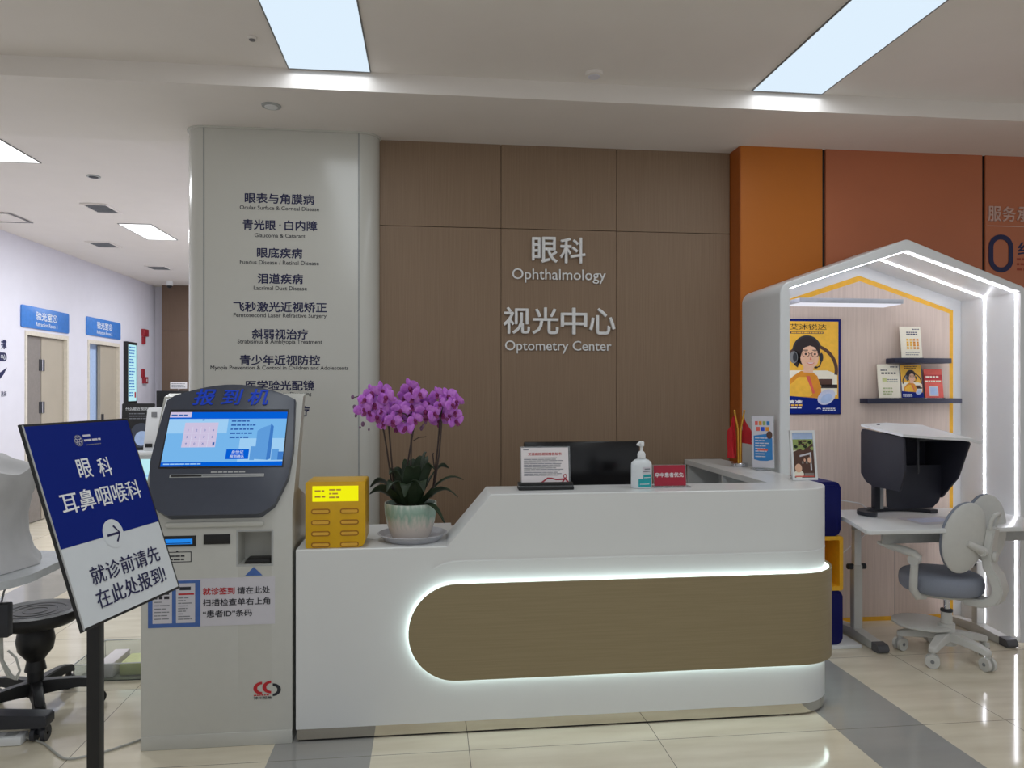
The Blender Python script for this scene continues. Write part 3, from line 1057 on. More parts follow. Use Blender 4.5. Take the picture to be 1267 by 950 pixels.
def pxw(px, py, dy=0.0):      # the flower heads, laid out in metres around the pot axis
    return Vector((OX + (px - 508) * .00368, OY + dy, 1.5 - (py - 480) * .00368))


for pts in ([(487, 612), (484, 590), (479, 555), (474, 525), (468, 500), (452, 488), (438, 492)],
            [(488, 612), (486, 580), (483, 545), (481, 520), (476, 495), (462, 484), (448, 505)],
            [(500, 612), (503, 580), (508, 550), (510, 525), (508, 500), (510, 484)],
            [(508, 612), (508, 585), (509, 545), (512, 528), (502, 512), (490, 508)],
            [(534, 615), (537, 590), (541, 555), (544, 520), (548, 498), (562, 500)],
            [(532, 615), (538, 595), (543, 560), (546, 522), (538, 500), (526, 505)]):
    dy = random.uniform(-.03, .03)
    b = B(); b.tube([pxw(x, y, dy * (1 if i else .3)) for i, (x, y) in enumerate(pts)], [.0038] * (len(pts) - 2) + [.003, .002], M['stem'], 8)
    b.build('flower_stem', op)
b = B(); b.tube([pxw(511, 545), pxw(518, 541), pxw(527, 540)], .002, M['stem'], 6); b.tube([pxw(537, 580), pxw(535, 562), pxw(536, 560)], .003, M['stem'], 6); b.build('side_shoot', op)

FLM = None


def flower_mesh():
    b = B()
    def petal(a, ln, wd, d, bulge):
        rows = []
        for i in range(7):
            t = i / 6
            wv = wd * math.sin(math.pi * min(.97, .1 + t * .87)) ** .7
            rr = .003 + ln * t
            rows.append([Vector((rr * math.cos(a) - k * wv * math.sin(a), d + bulge * (t * t) * .012 - .004 * (1 - k * k), rr * math.sin(a) + k * wv * math.cos(a))) for k in (-1, -.6, 0, .6, 1)])
        b.grid(rows, M['petal'], thick=.0012)
    for a in (90, 215, 325):
        petal(RAD(a), .036, .013, .004, .6)
    for a in (8, 172):
        petal(RAD(a), .042, .024, -.003, -.5)
    b.ball((0, -.010, -.004), (.009, .011, .011), M['lip'], 10)
    b.fpoly(Frame((0, -.014, -.006), (1, 0, 0), (0, -.6, -1)), [(-.006, 0), (.006, 0), (.012, .014), (.004, .024), (0, .019), (-.004, .024), (-.012, .014)], 0, M['lip'])
    return b


fm = flower_mesh()
fm_o = fm.build('flower', op, local=True)
FL = [(455, 494), (462, 485), (472, 483), (480, 491), (464, 500), (474, 507), (488, 501), (467, 514), (481, 514), (451, 505), (486, 519), (496, 507), (506, 513), (493, 526),
      (503, 529), (514, 518), (509, 503), (516, 506), (508, 479), (511, 492), (518, 487), (502, 491), (530, 498), (541, 487), (545, 500), (536, 511), (548, 513), (526, 507),
      (558, 500), (565, 495), (562, 510), (563, 521), (553, 490), (519, 497), (477, 522), (529, 514), (544, 520), (457, 509), (498, 517), (556, 512)]
for i, (x, y) in enumerate(FL):
    o = fm_o if i == 0 else fm_o.copy()
    if i:
        COL.objects.link(o)
    p = pxw(x, y, random.uniform(-.05, .05))
    o.location = MW[op].inverted() @ p
    s_ = random.uniform(.85, 1.12)
    o.scale = (s_, s_, s_)
    o.rotation_euler = (random.uniform(-.25, .5), random.uniform(-.5, .5), random.uniform(-.75, .75))
b = B(); b.ball((0, 0, 0), (.008, .008, .011), M['bud'], 10); bo = b.build('bud', op, local=True)
for i, (x, y) in enumerate(((438, 491), (440, 503), (441, 514), (450, 524), (457, 531), (447, 528), (521, 530), (526, 522), (458, 519), (523, 527))):
    o = bo if i == 0 else bo.copy()
    if i:
        COL.objects.link(o)
    o.location = MW[op].inverted() @ pxw(x, y, random.uniform(-.02, .02))
    o.scale = (random.uniform(.5, 1.1),) * 3

# acrylic notice card
nc = thing('notice_stand', 'white notice card with red lettering in a black-footed stand on the counter', 'sign stand', (.53, 3.28, HT + .001))
b = B(); b.box(.402, .655, 3.255, 3.325, HT + .001, HT + .014, M['black'], .003); b.box(.404, .653, 3.257, 3.323, HT + .014, HT + .020, M['acrylic']); b.box(.404, .653, 3.262, 3.32, HT + .020, HT + .033, M['black'], .003); b.build('foot', nc)
F = Frame((.528, 3.288, HT + .033), (1, 0, 0), (0, .12, 1))
b = B(); b.fbox(F, -.115, 0, .118, .163, -.006, -.002, M['acrylic']); b.fbox(F, -.109, 0, .109, .157, -.002, .001, M['paper'])
b.build('card', nc)
b = B(); b.ftext(F, '艾滋病检测知情告知书', 0, .128, .155, .014, .0012, M['inkred'], bold=.01)
b.fring(F, .092, .026, .009, .010, .004, .0015, M['redcard'])
b.fpoly(F, [(.088, .018), (.096, .018), (.109, .0), (.100, .0), (.092, .010), (.084, .0), (.076, .0)], .0014, M['redcard'])
b.fpoly(F, [(-.02, .0), (-.008, .0), (.012, .015), (.03, .013), (.05, .008), (.085, .008), (.088, .016), (.05, .014), (.03, .02), (.01, .021)], .0016, M['redcard'])
b.build('red_print', nc)
b = B(); b.flines(F, -.098, .112, .19, 13, .0066, .0034, .0012, M['inkgrey'], fill=(.75, 1), word=.03, seed=8); b.flines(F, -.10, .150, .03, 1, .01, .004, .0012, M['inkgrey']); b.build('small_print', nc)

# sanitizer
sb = thing('sanitizer_bottle', 'clear hand sanitizer pump bottle with a teal label on the counter', 'bottle', (.977, 3.28, HT + .001))
b = B(); b.lathe([(0, 0), (.046, 0), (.049, .004), (.049, .105), (.047, .118), (.034, .130), (.018, .136), (.016, .148), (0, .148)], (.977, 3.28, HT + .001), M['bottle'], 36, sy=.62); b.build('bottle_body', sb)
b = B(); F = xz(.977, 3.2495, HT)
def wrap(b, x0, x1, z0, z1, m, off=.0006):
    rows = []
    for k in range(9):
        x = x0 + (x1 - x0) * k / 8
        y = -math.sqrt(max(0, 1 - (x / (.049)) ** 2)) * .049 * .62 - off
        rows.append([Vector((.977 + x, 3.28 + y, HT + z0)), Vector((.977 + x, 3.28 + y, HT + z1))])
    b.grid(rows, m)
wrap(b, -.022, .040, .008, .046, M['teal']); wrap(b, .0, .040, .046, .066, M['teal'])
b.build('teal_label', sb)
b = B(); wrap(b, -.004, .040, .07, .10, M['papergrey']); wrap(b, .0, .034, .078, .082, M['inkgrey'], .001); wrap(b, .006, .034, .088, .093, M['inkgrey'], .001); wrap(b, .004, .036, .05, .053, M['inkwhite'], .0011); wrap(b, -.015, .03, .02, .023, M['inkwhite'], .0011); b.build('grey_label', sb)
b = B(); b.lathe([(.0185, .136), (.0185, .158), (.012, .168), (.006, .172), (.006, .19), (.013, .194), (.013, .21), (.009, .216), (0, .217)], (.977, 3.28, HT + .001), M['podwhite'], 24)
b.tube([(.977, 3.28, HT + .208), (.962, 3.268, HT + .209), (.951, 3.258, HT + .202)], [.007, .006, .005], M['podwhite'], 10); b.build('pump', sb)

# crimson priority card
rc = thing('priority_card', 'small crimson card sign in a clear holder on the counter', 'sign', (1.117, 3.285, HT + .001))
F = Frame((1.117, 3.285, HT + .006), (1, 0, 0), (0, .15, 1))
b = B(); b.box(1.035, 1.21, 3.262, 3.33, HT + .001, HT + .006, M['acrylic']); b.fbox(F, -.079, 0, .081, .1, -.004, -.001, M['acrylic']); b.build('holder', rc)
b = B(); b.fbox(F, -.076, .002, .076, .097, -.001, .0, M['redcard']); b.ftext(F, '卒中患者优先', -.003, .052, .137, .022, .0004, M['inkwhite'], bold=.015); b.build('card', rc)

# monitor behind the bar
mo = thing('computer_monitor', 'black monitor seen from behind, rising above the counter top', 'monitor', (.79, 3.74, .751))
b = B(); b.box(.485, 1.095, 3.71, 3.735, .87, 1.222, M['blackgloss'], .006); b.build('back_cover', mo)
b = B(); b.box(.70, .88, 3.735, 3.75, .95, 1.1, M['charcoal'], .004); b.build('bracket', mo)
b = B(); b.box(.76, .82, 3.75, 3.78, .757, 1.05, M['charcoal'], .004); b.box(.67, .91, 3.68, 3.86, .7515, .760, M['charcoal'], .003); b.build('stand', mo)

# table flags
fl = thing('table_flag_stand', 'two small red flags on gold poles in a round desk stand on the side counter', 'flag', (1.82, 4.115, HT + .001))
b = B(); b.lathe([(0, 0), (.05, 0), (.05, .018), (.046, .022), (0, .023)], (1.82, 4.115, HT + .001), M['chrome'], 32); b.build('base', fl)
for sx in (-1, 1):
    b = B(); b.tube([(1.82 + sx * .006, 4.115, HT + .02), (1.82 + sx * .009, 4.115, HT + .22), (1.82 + sx * .03, 4.115, HT + .325)], .0055, M['gold'], 8); b.ball((1.82 + sx * .03, 4.115, HT + .328), .007, M['gold'], 10); pole = b.build('pole', fl)
    rows = []
    for i in range(9):
        t = i / 8
        top = Vector((1.82 + sx * (.028 - .006 * t + .10 * t * (.75 if sx > 0 else .5)), 4.115 + .012 * math.sin(t * 7), HT + .305 - .13 * t * (1.2 if sx > 0 else .7)))
        bot = Vector((1.82 + sx * (.011 + .115 * t * (1.0 if sx > 0 else .5)), 4.115 + .014 * math.sin(t * 7 + 1), HT + (.14 - .02 * t if sx > 0 else .05)))
        rows.append([top + (bot - top) * k / 4 + Vector((0, .006 * math.sin(k * 2 + t * 5), 0)) for k in range(5)])
    b = B(); b.grid(rows, M['redcloth'], thick=.0015); b.build('flag_cloth', pole)

# leaflet holder
lh = thing('leaflet_stand', 'clear stand holding a blue children leaflet, left of the booth wall', 'sign stand', (1.87, 3.93, HT + .001))
F = Frame((1.885, 3.94, HT + .007), (math.cos(-.45), math.sin(-.45), 0), (.03, .1, 1))
b = B(); b.box(1.825, 1.899, 3.88, 3.98, HT + .001, HT + .006, M['acrylic']); b.fbox(F, -.062, 0, .062, .30, -.005, -.001, M['acrylic']); b.build('holder', lh)
b = B(); b.fbox(F, -.058, .004, .058, .296, -.001, .0, M['papergrey'])
b.fpoly(F, [(-.05, .05), (-.02, .043), (.02, .043), (.05, .05), (.05, .17), (.03, .198), (-.02, .19), (-.05, .185)], .0004, M['printcyan'])
b.flines(F, -.042, .175, .085, 8, .015, .006, .0008, M['papergrey'], fill=(.6, 1), seed=12); b.frect(F, -.03, .1, .025, .112, .0009, M['coral']); b.ell if False else None
b.fell(F, .035, .19, .016, .022, .0009, M['printbrown'])
cs = ['coral', 'amber2', 'printgreen', 'printcyan', 'coral', 'inkblue', 'amber2']
for i in range(4):
    b.frect(F, -.042 + i * .021, .245, -.026 + i * .021, .268, .0006, M[cs[i]])
for i in range(3):
    b.frect(F, -.035 + i * .025, .212, -.016 + i * .025, .235, .0006, M[cs[4 + i]])
b.build('leaflet', lh)

# picture frame
pf = thing('photo_frame', 'white framed brown and green picture standing on the rounded end of the counter', 'picture frame', (1.875, 3.46, HT + .001))
F = Frame((1.875, 3.462, HT + .001), (1, 0, 0), (0, .14, 1))
b = B()
for q in ((-.066, 0, .066, .012), (-.066, .238, .066, .25), (-.066, .012, -.055, .238), (.055, .012, .066, .238)):
    b.fbox(F, q[0], q[1], q[2], q[3], -.008, .006, M['podwhite'])
b.fbox(F, -.06, .006, .06, .244, -.006, -.001, M['podwhite'])
b.build('frame', pf)
b = B(); b.frect(F, -.055, .012, .055, .238, .0, M['cream']); b.frect(F, -.055, .15, .055, .21, .0004, M['printgreen']); b.fpoly(F, [(-.055, .012), (.055, .012), (.055, .185), (.02, .16), (-.02, .155), (-.055, .14)], .0008, M['printbrown'])
b.fpoly(F, [(-.02, .125), (.042, .14), (.042, .05), (.034, .05), (.034, .128), (-.02, .116)], .0012, M['papergrey'])
b.fell(F, -.03, .06, .018, .022, .0012, M['skin']); b.fell(F, -.03, .03, .026, .02, .0011, M['cream']); b.frect(F, .0, .02, .05, .035, .0012, M['taupe'])
b.frect(F, -.055, .205, .055, .238, .0005, M['s_tower2'] if False else M['palebluewall'])
for q in range(9):
    b.fell(F, -.05 + q * .0125, .158 + .010 * ((q * 5) % 4), .011, .009, .0010, M['leaf'] if q % 2 else M['printgreen'], 12)
b.flines(F, -.024, .2, .062, 2, .016, .010, .0014, M['printbrown'], fill=(.8, 1), word=.012, seed=9)
for q in range(5):
    b.fell(F, -.006 + q * .011, .088 + .012 * (q % 2), .0055, .008, .0013, M['skin'] if q % 2 else M['taupe'], 10)
b.frect(F, -.05, .016, .05, .022, .0012, M['coral']); b.fell(F, .03, .1, .01, .014, .0014, M['skin'])
b.build('picture', pf)
b = B(); b.fprism(Frame((1.860, 3.47, HT + .001), (0, 1, 0), (0, 0, 1)), [(0, 0), (.07, 0), (.02, .15)], -.02, -.016, M['black']); b.build('easel_leg', pf)

# ================================================================== CHECK-IN KIOSK
KX0, KX1, KY = -1.184, -.575, 3.16
SL = .566
kk = thing('check_in_kiosk', 'white self-service check-in machine with a slate grey head and blue screen', 'kiosk', (-.88, 3.35, 0))
b = B()
prof = [(KY, .03), (KY, .985), (3.43, 1.460), (3.495, 1.475), (3.31, 1.06), (3.56, .98), (3.56, .03)]
KB = 3.56
RX0, RX1, RZ0, RZ1 = -.795, -.660, .760, .897
b.prism(prof, 'x', KX0, RX0, M['kiosk']); b.prism(prof, 'x', RX1, KX1, M['kiosk'])
b.box(RX0, RX1, KY, KB, .03, RZ0, M['kiosk']); b.box(RX0, RX1, KY + .11, KB, RZ0, RZ1, M['kiosk'])
b.prism([(KY, RZ1)] + prof[1:6] + [(KB, RZ1)], 'x', RX0, RX1, M['kiosk'])
b.build('cabinet', kk)
b = B(); b.box(KX0, KX1, KY - .004, 3.55, 0.0, .058, M['kiosk'], .003); b.build('plinth', kk)
F = xz(0, KY, 0)
b = B(); b.fprism(F, rrect(-1.085, .921, -.69, .943, .01, 4), -.002, .012, M['kiosk'], .004); b.build('ledge', kk)
# slate head: on the slope
HZ0, HZ1 = .965, 1.50
HF = Frame((0, KY - .012 + (HZ0 - .985) * SL, HZ0), (1, 0, 0), (0, SL, 1))
cs_ = math.hypot(1, SL)
def hz(z): return (z - HZ0) * cs_
out = []
ot = [(-1.162, hz(1.44)), (-1.176, hz(1.18)), (-1.160, hz(1.08)), (-1.130, hz(1.0)), (-1.07, hz(.967)), (-.70, hz(.967)), (-.645, hz(1.0)), (-.600, hz(1.11)), (-.590, hz(1.22)), (-.603, hz(1.44))]
arc_ = [(-.603 - (.559) * k / 16, hz(1.44) + .075 * math.sin(math.pi * k / 16) ** .9) for k in range(1, 16)]
sm = round_poly(ot, [0, .05, .05, .05, .04, .04, .05, .06, .04, 0], 5)
b = B(); b.fprism(HF, sm + arc_, -.03, .022, M['kioskdark'], bev=.006); hd = b.build('head', kk)
b = B(); b.fpoly(HF, [(-1.137, hz(1.148)), (-.623, hz(1.148)), (-.626, hz(1.394)), (-1.134, hz(1.394))], .0225, M['black']); b.build('screen_bezel', hd)
b = B()
sx0, sx1, sy0, sy1 = -1.130, -.630, hz(1.156), hz(1.382)
d = .023
b.frect(HF, sx0, sy0, sx1, sy1, d, M['s_bg'])
H_ = sy1 - sy0
def sr(x0, y0, x1, y1, k, m): b.frect(HF, sx0 + x0 * .5, sy0 + y0 * H_, sx0 + x1 * .5, sy0 + y1 * H_, d + k * .0003, M[m])
sr(0, .93, 1, 1, 1, 's_white') if False else sr(0, .87, 1, 1, 1, 's_blue')
sr(.0, .9, .18, 1, 2, 's_pink')
sr(0, 0, 1, .075, 1, 's_blue')
sr(.62, .075, 1, .5, 1, 's_bg2'); sr(.0, .6, .5, .87, 1, 's_bg2')
b.fpoly(HF, [(sx0 + .5 * .76, sy0 + .12 * H_), (sx0 + .5 * .88, sy0 + .10 * H_), (sx0 + .5 * .88, sy0 + .76 * H_), (sx0 + .5 * .80, sy0 + .70 * H_), (sx0 + .5 * .76, sy0 + .64 * H_)], d + .0006, M['s_tower'])
b.fpoly(HF, [(sx0 + .5 * .86, sy0 + .10 * H_), (sx0 + .5 * .895, sy0 + .12 * H_), (sx0 + .5 * .895, sy0 + .72 * H_), (sx0 + .5 * .87, sy0 + .78 * H_)], d + .0009, M['s_tower2'])
sr(.90, .1, .96, .3, 2, 's_tower'); sr(.72, .1, .76, .35, 2, 's_tower'); sr(.955, .1, 1, .25, 3, 's_tower2')
sr(.14, .34, .42, .80, 2, 's_pink')
keys = ['1', '2', '3', '4', '5', '6', '7', '8', '9', '0', 'X']
for i in range(13):
    pass
for j in range(3):
    sr(.145, .345 + j * .125, .415, .347 + j * .125, 3, 's_white')
for j in range(1, 4):
    sr(.14 + .07 * j, .34, .142 + .07 * j, .72, 3, 's_white')
for i, c in enumerate(keys):
    r_, c_ = divmod(i, 4)
    b.ftext(HF, c, sx0 + .5 * (.175 + .07 * c_), sy0 + H_ * (.655 - .125 * r_), None, .010, d + .0012, M['s_ink'], depth=.0001)
sr(.395, .37, .412, .43, 4, 's_ink')
b.flines(HF, sx0 + .5 * .53, sy0 + .84 * H_, .11, 5, .02, .0075, d + .0012, M['s_ink'], fill=(.7, 1), word=.016, seed=21)
b.flines(HF, sx0 + .5 * .28, sy0 + .86 * H_, .01, 1, .02, .006, d + .0012, M['s_ink'])
sr(.52, .12, .71, .30, 3, 's_blue')
b.ftext(HF, '身份证', sx0 + .5 * .615, sy0 + .25 * H_, .05, .014, d + .0014, M['s_white'], depth=.0001)
b.ftext(HF, '报到确认', sx0 + .5 * .615, sy0 + .17 * H_, .06, .014, d + .0014, M['s_white'], depth=.0001)
b.flines(HF, sx0 + .01, sy0 + .05 * H_, .16, 1, .02, .005, d + .0012, M['s_bg2'])
b.flines(HF, sx0 + .006, sy1 - .012, .07, 1, .02, .008, d + .0012, M['s_ink'])
b.build('screen', hd)
b = B(); b.ftext(HF, '报 到 机', -.882, hz(1.448), .325, .082, .0222, M['inkblue'], bold=.015, shear=.15, depth=.003); b.build('lettering', hd)
b = B(); y_ = hz(1.118)
b.fbox(HF, -1.085, y_ - .007, -.70, y_ + .007, .0215, .0235, M['grey']); b.fbox(HF, -1.08, y_ - .004, -.955, y_ + .004, .022, .0240, M['black']); b.fbox(HF, -.952, y_ - .003, -.705, y_ + .003, .022, .0240, M['midgrey'])
b.flines(HF, -.92, y_ + .020, .14, 1, .02, .007, .0225, M['grey'], fill=(1, 1)); b.build('card_groove', hd)
# slots
F = xz(0, KY, 0)
b = B(); b.fbox(F, -1.10, .842, -.965, .886, -.001, .006, M['black'], .003); b.fbox(F, -1.09, .852, -.978, .874, 0, .0066, M['s_slot']); b.fbox(F, -1.085, .855, -.985, .858, 0, .0072, M['navy']); b.build('lit_card_slot', kk)
b = B(); b.fbox(F, -.934, .848, -.827, .889, -.001, .006, M['black'], .003); b.build('receipt_slot', kk)
b = B()
for q in ((-1.10, .817, -.983, .820), (-1.10, .776, -.983, .779), (-1.10, .776, -1.097, .820), (-.986, .776, -.983, .820)):
    b.frect(F, q[0], q[1], q[2], q[3], .001, M['inkdark'])
b.fpoly(F, [(-1.046, .819), (-1.034, .819), (-1.04, .826)], .001, M['inkdark']); b.flines(F, -1.075, .805, .07, 2, .014, .006, .001, M['inkdark'], fill=(.8, 1)); b.build('slot_label', kk)
b = B()
for q in ((RX0 - .008, RZ0 - .008, RX1 + .008, RZ0), (RX0 - .008, RZ1, RX1 + .008, RZ1 + .008), (RX0 - .008, RZ0, RX0, RZ1), (RX1, RZ0, RX1 + .008, RZ1)):
    b.fbox(F, q[0], q[1], q[2], q[3], -.001, .0015, M['grey'])
b.build('recess_frame', kk)
b = B(); b.prism([(RX0 + .02, RZ0 + .001), (RX1 - .004, RZ0 + .001), (RX1 - .01, RZ0 + .018), (RX0 + .03, RZ0 + .018)], 'y', KY + .01, KY + .08, M['black'], .003); b.build('code_reader', kk)
b = B(); b.fpoly(F, [(-.768, .712), (-.696, .712), (-.732, .749)], .0012, M['paperblue']); b.build('blue_arrow', kk)
b = B()
b.fbox(F, -1.155, .507, -.646, .706, 0, .0012, M['papergrey'])
b.frect(F, -1.155, .507, -.947, .700, .0016, M['paperblue'])
b.build('instruction_sheet', kk)
b = B()
b.frect(F, -1.137, .524, -1.060, .682, .0020, M['papergrey']); b.frect(F, -1.044, .524, -.968, .688, .0020, M['papergrey'])
b.flines(F, -1.130, .655, .065, 2, .018, .012, .0024, M['inkdark'], fill=(.9, 1), seed=31); b.flines(F, -1.130, .615, .065, 6, .014, .004, .0024, M['inkgrey'], fill=(.4, 1), seed=32)
b.frect(F, -1.03, .66, -.985, .674, .0024, M['inkdark']); b.frect(F, -1.035, .640, -.972, .647, .0024, M['inkred']); b.flines(F, -1.036, .630, .065, 9, .011, .004, .0024, M['inkgrey'], fill=(.3, .9), seed=33)
b.build('form_samples', kk)
b = B()
b.ftext(F, '就诊签到', -.873, .652, .128, .030, .0018, M['inkred'], bold=.02); b.build('red_text', kk)
b = B()
b.ftext(F, '请在此处', -.732, .652, .132, .030, .0018, M['inkdark'], bold=.012)
b.ftext(F, '扫描检查单右上角', -.801, .605, .272, .030, .0018, M['inkdark'], bold=.012)
b.ftext(F, '“患者ID”条码', -.838, .558, .198, .030, .0018, M['inkdark'], bold=.012)
b.build('dark_text', kk)
b = B()   # the maker's red and black emblem
b.fring(F, -.698, .238, .036, .027, .016, .001, M['inkred'], 16, 90, 270, wy=.011)
b.fring(F, -.661, .241, .036, .027, .016, .001, M['inkred'], 16, 90, 270, wy=.011)
b.fring(F, -.655, .229, .034, .027, .015, .001, M['inkdark'], 16, -90, 90, wy=.011)
b.ftext(F, '神州视翰', -.696, .197, .072, .013, .001, M['inkdark']); b.flines(F, -.732, .211, .07, 1, .02, .005, .001, M['inkred'], word=.008)
b.build('emblem', kk)

# ================================================================== DIRECTION SIGN ON A POLE
W_ = .36
u = Vector((.25, .968, 0)).normalized()
v = Vector((.406, -.105, -1.245)); v = (v - u * u.dot(v)).normalized()
TL = Vector((-2.49, 4.77, -.223)) * W_ + Vector((0, 0, CZ))
BH = 1.325 * W_
cen = TL + u * W_ / 2 + v * BH / 2
SF = Frame(TL, u, -v)          # x right, y up (negative down the board); n faces viewer side
px_, py_ = cen.x - SF.n.x * .035, cen.y - SF.n.y * .035
ds = thing('direction_sign', 'tilted blue and white direction sign on a black pole in the left foreground', 'sign', (px_, py_, 0))
b = B(); b.fbox(SF, 0, -BH, W_, 0, -.007, -.001, M['black'], .001); b.build('frame', ds)
b = B(); e = .006
b.frect(SF, e, -BH + e, W_ - e, -e, -.0005, M['signwhite'])
b.frect(SF, e, -.807 * W_, W_ - e, -e, .0, M['signblue'])
b.fell(SF, .495 * W_, -.800 * W_, .098 * W_, .098 * W_, .0003, M['signwhite'])
b.build('panel', ds)
b = B(); w_ = W_
b.fbox(SF, .003, -BH + .003, .007, -.003, -.0006, .0008, M['grey']); b.build('edge_strip', ds)
b = B()
b.ftext(SF, '眼', .412 * w_, -.330 * w_, .125 * w_, .135 * w_, .0005, M['inkwhite'], bold=.006)
b.ftext(SF, '科', .603 * w_, -.340 * w_, .125 * w_, .135 * w_, .0005, M['inkwhite'], bold=.006)
b.ftext(SF, '耳鼻咽喉科', .508 * w_, -.537 * w_, .765 * w_, .138 * w_, .0005, M['inkwhite'], bold=.006)
for q in (.040, .026, .012):
    b.fring(SF, .435 * w_, -.137 * w_, q * w_, q * w_, .004 * w_, .0005, M['inkgrey'])
for q in range(6):
    b.fring(SF, (.435 + .022 * math.cos(q * math.pi / 3)) * w_, (-.137 + .022 * math.sin(q * math.pi / 3)) * w_, .014 * w_, .014 * w_, .003 * w_, .0006, M['papergrey'], 14)
b.flines(SF, .485 * w_, -.100 * w_, .09 * w_, 1, .03, .014 * w_, .0005, M['papergrey'], fill=(1, 1)); b.flines(SF, .485 * w_, -.133 * w_, .16 * w_, 1, .03, .014 * w_, .0005, M['papergrey'], fill=(1, 1)); b.flines(SF, .495 * w_, -.170 * w_, .14 * w_, 1, .03, .006 * w_, .0005, M['inkgrey'], fill=(1, 1))
b.build('white_lettering', ds)
b = B()
b.ftext(SF, '就诊前请先', .535 * w_, -1.025 * w_, .69 * w_, .118 * w_, .0005, M['inknavy'], bold=.004)
b.ftext(SF, '在此处报到!', .530 * w_, -1.178 * w_, .70 * w_, .118 * w_, .0005, M['inknavy'], bold=.004)
cx, cy = .495 * w_, -.805 * w_
b.fpoly(SF, [(cx - .062 * w_, cy - .008 * w_), (cx + .06 * w_, cy - .008 * w_), (cx + .06 * w_, cy + .008 * w_), (cx - .062 * w_, cy + .008 * w_)], .0008, M['inknavy'])
for sg in (-1, 1):
    b.fpoly(SF, [(cx + .066 * w_, cy), (cx + .054 * w_, cy + sg * .003 * w_), (cx + .008 * w_, cy + sg * .052 * w_), (cx + .022 * w_, cy + sg * .060 * w_)], .0008, M['inknavy'])
b.build('navy_lettering', ds)
b = B(); b.box(px_ - .015, px_ + .015, py_ - .015, py_ + .015, .012, cen.z + .0, M['black'], .003); b.build('pole', ds)
b = B(); b.tube([(px_, py_, cen.z - .02), cen - SF.n * .017], .014, M['charcoal'], 10); b.build('tilt_bracket', ds)
b = B(); b.box(px_ - .15, px_ + .15, py_ - .15, py_ + .15, .0005, .012, M['black'], .004); b.build('base_plate', ds)

# ================================================================== HOUSE-SHAPED BOOTH
PX0, PX1, PY0, PY1 = 1.975, 3.52, 3.92, 4.425
TH = .056
pod = thing('house_booth', 'white house-shaped reading booth with glowing light strips and a pale wood back', 'booth', (2.75, 4.17, 0))
EZ, RZ = 2.085, 2.362
outer = [(PX0, 0)] + round_poly([(PX0, 0), (PX0, EZ), ((PX0 + PX1) / 2, RZ), (PX1, EZ), (PX1, 0)], [0, .075, .05, .075, 0], 8)[1:-1] + [(PX1, 0)]
ix0, ix1 = PX0 + TH, PX1 - TH
EI, RI = 2.068, 2.298
inner = [(ix0, 0)] + round_poly([(ix0, 0), (ix0, EI), ((ix0 + ix1) / 2, RI), (ix1, EI), (ix1, 0)], [0, .012, .02, .012, 0], 8)[1:-1] + [(ix1, 0)]
b = B()
t = bmesh.new()
R_ = []
bv = .006
for pl, y in ((inner, PY1), (inner, PY0), (outer, PY0), (outer, PY1)):
    R_.append([t.verts.new((x, y, z)) for x, z in pl])
for A, C in zip(R_, R_[1:] + R_[:1]):
    for k in range(len(A) - 1):
        t.faces.new((A[k], A[k + 1], C[k + 1], C[k]))
for k in (0, -1):
    t.faces.new([r[k] for r in R_])
fe = [e for e in t.edges if (e.verts[0] in R_[2] and e.verts[1] in R_[2])]
bmesh.ops.bevel(t, geom=fe, offset=.008, segments=3, affect='EDGES', profile=.5)
b._add(t, M['podwhite'])
b.build('shell', pod)
b = B(); b.prism(inner, 'y', PY1 - .02, PY1, M['podwhite']); b.build('rear_panel', pod)
mg = .065
wp = [(ix0 + mg, .0), (ix1 - mg, .0), (ix1 - mg, 2.007), (2.7475, 2.222), (ix0 + mg, 2.007)]
yb = PY1 - .02
b = B(); b.prism(wp, 'y', yb - .012, yb, M['yellow']); b.build('yellow_border', pod)
ws = .030
wi = [(ix0 + mg + ws, .03), (ix1 - mg - ws, .03), (ix1 - mg - ws, 1.986), (2.7475, 2.222 - .036), (ix0 + mg + ws, 1.986)]
b = B(); b.prism(wi, 'y', yb - .018, yb - .006, M['podwood']); b.box(2.985, 2.988, yb - .0185, yb - .017, .03, .62, M['taupe']); b.build('wood_back', pod)
BY = yb - .018      # the face things hang on
for y in (3.952, 4.200):
    ofs = .001
    path = [(ix0 + ofs, .03)] + [(ix0 + ofs, EI - .002), ((ix0 + ix1) / 2, RI - .003), (ix1 - ofs, EI - .002)] + [(ix1 - ofs, .03)]
    t = bmesh.new()
    rings = []
    for x, z in path:
        cx = (ix0 + ix1) / 2
        dx = 0 if abs(x - cx) < .01 else math.copysign(.0025, cx - x)
        dz = -.0025
        if z < .1: dz = 0
        rings.append([t.verts.new(p) for p in ((x, y - .0055, z), (x, y + .0055, z), (x + dx, y + .0055, z + dz), (x + dx, y - .0055, z + dz))])
    for A, C in zip(rings, rings[1:]):
        for k in range(4):
            t.faces.new((A[k], A[(k + 1) % 4], C[(k + 1) % 4], C[k]))
    t.faces.new(rings[0]); t.faces.new(rings[-1])
    b = B(); b._add(t, M['podled']); b.build('light_strip', pod)
# upper lamp shelf
b = B(); b.box(2.240, 2.918, 4.20, BY, 2.022, 2.050, M['lampgrey'], .002); ls = b.build('lamp_shelf', pod)
b = B(); b.box(2.250, 2.908, 4.21, BY - .005, 2.018, 2.0219, M['lampled']); b.build('lamp_underside', ls)
for x0, x1, z in ((2.925, 3.315, 1.658), (2.745, 3.387, 1.402)):
    b = B(); b.box(x0, x1, 4.295, BY if x1 < 3.35 else BY, z, z + .032, M['shelfnavy'], .003); b.build('wall_shelf', pod)


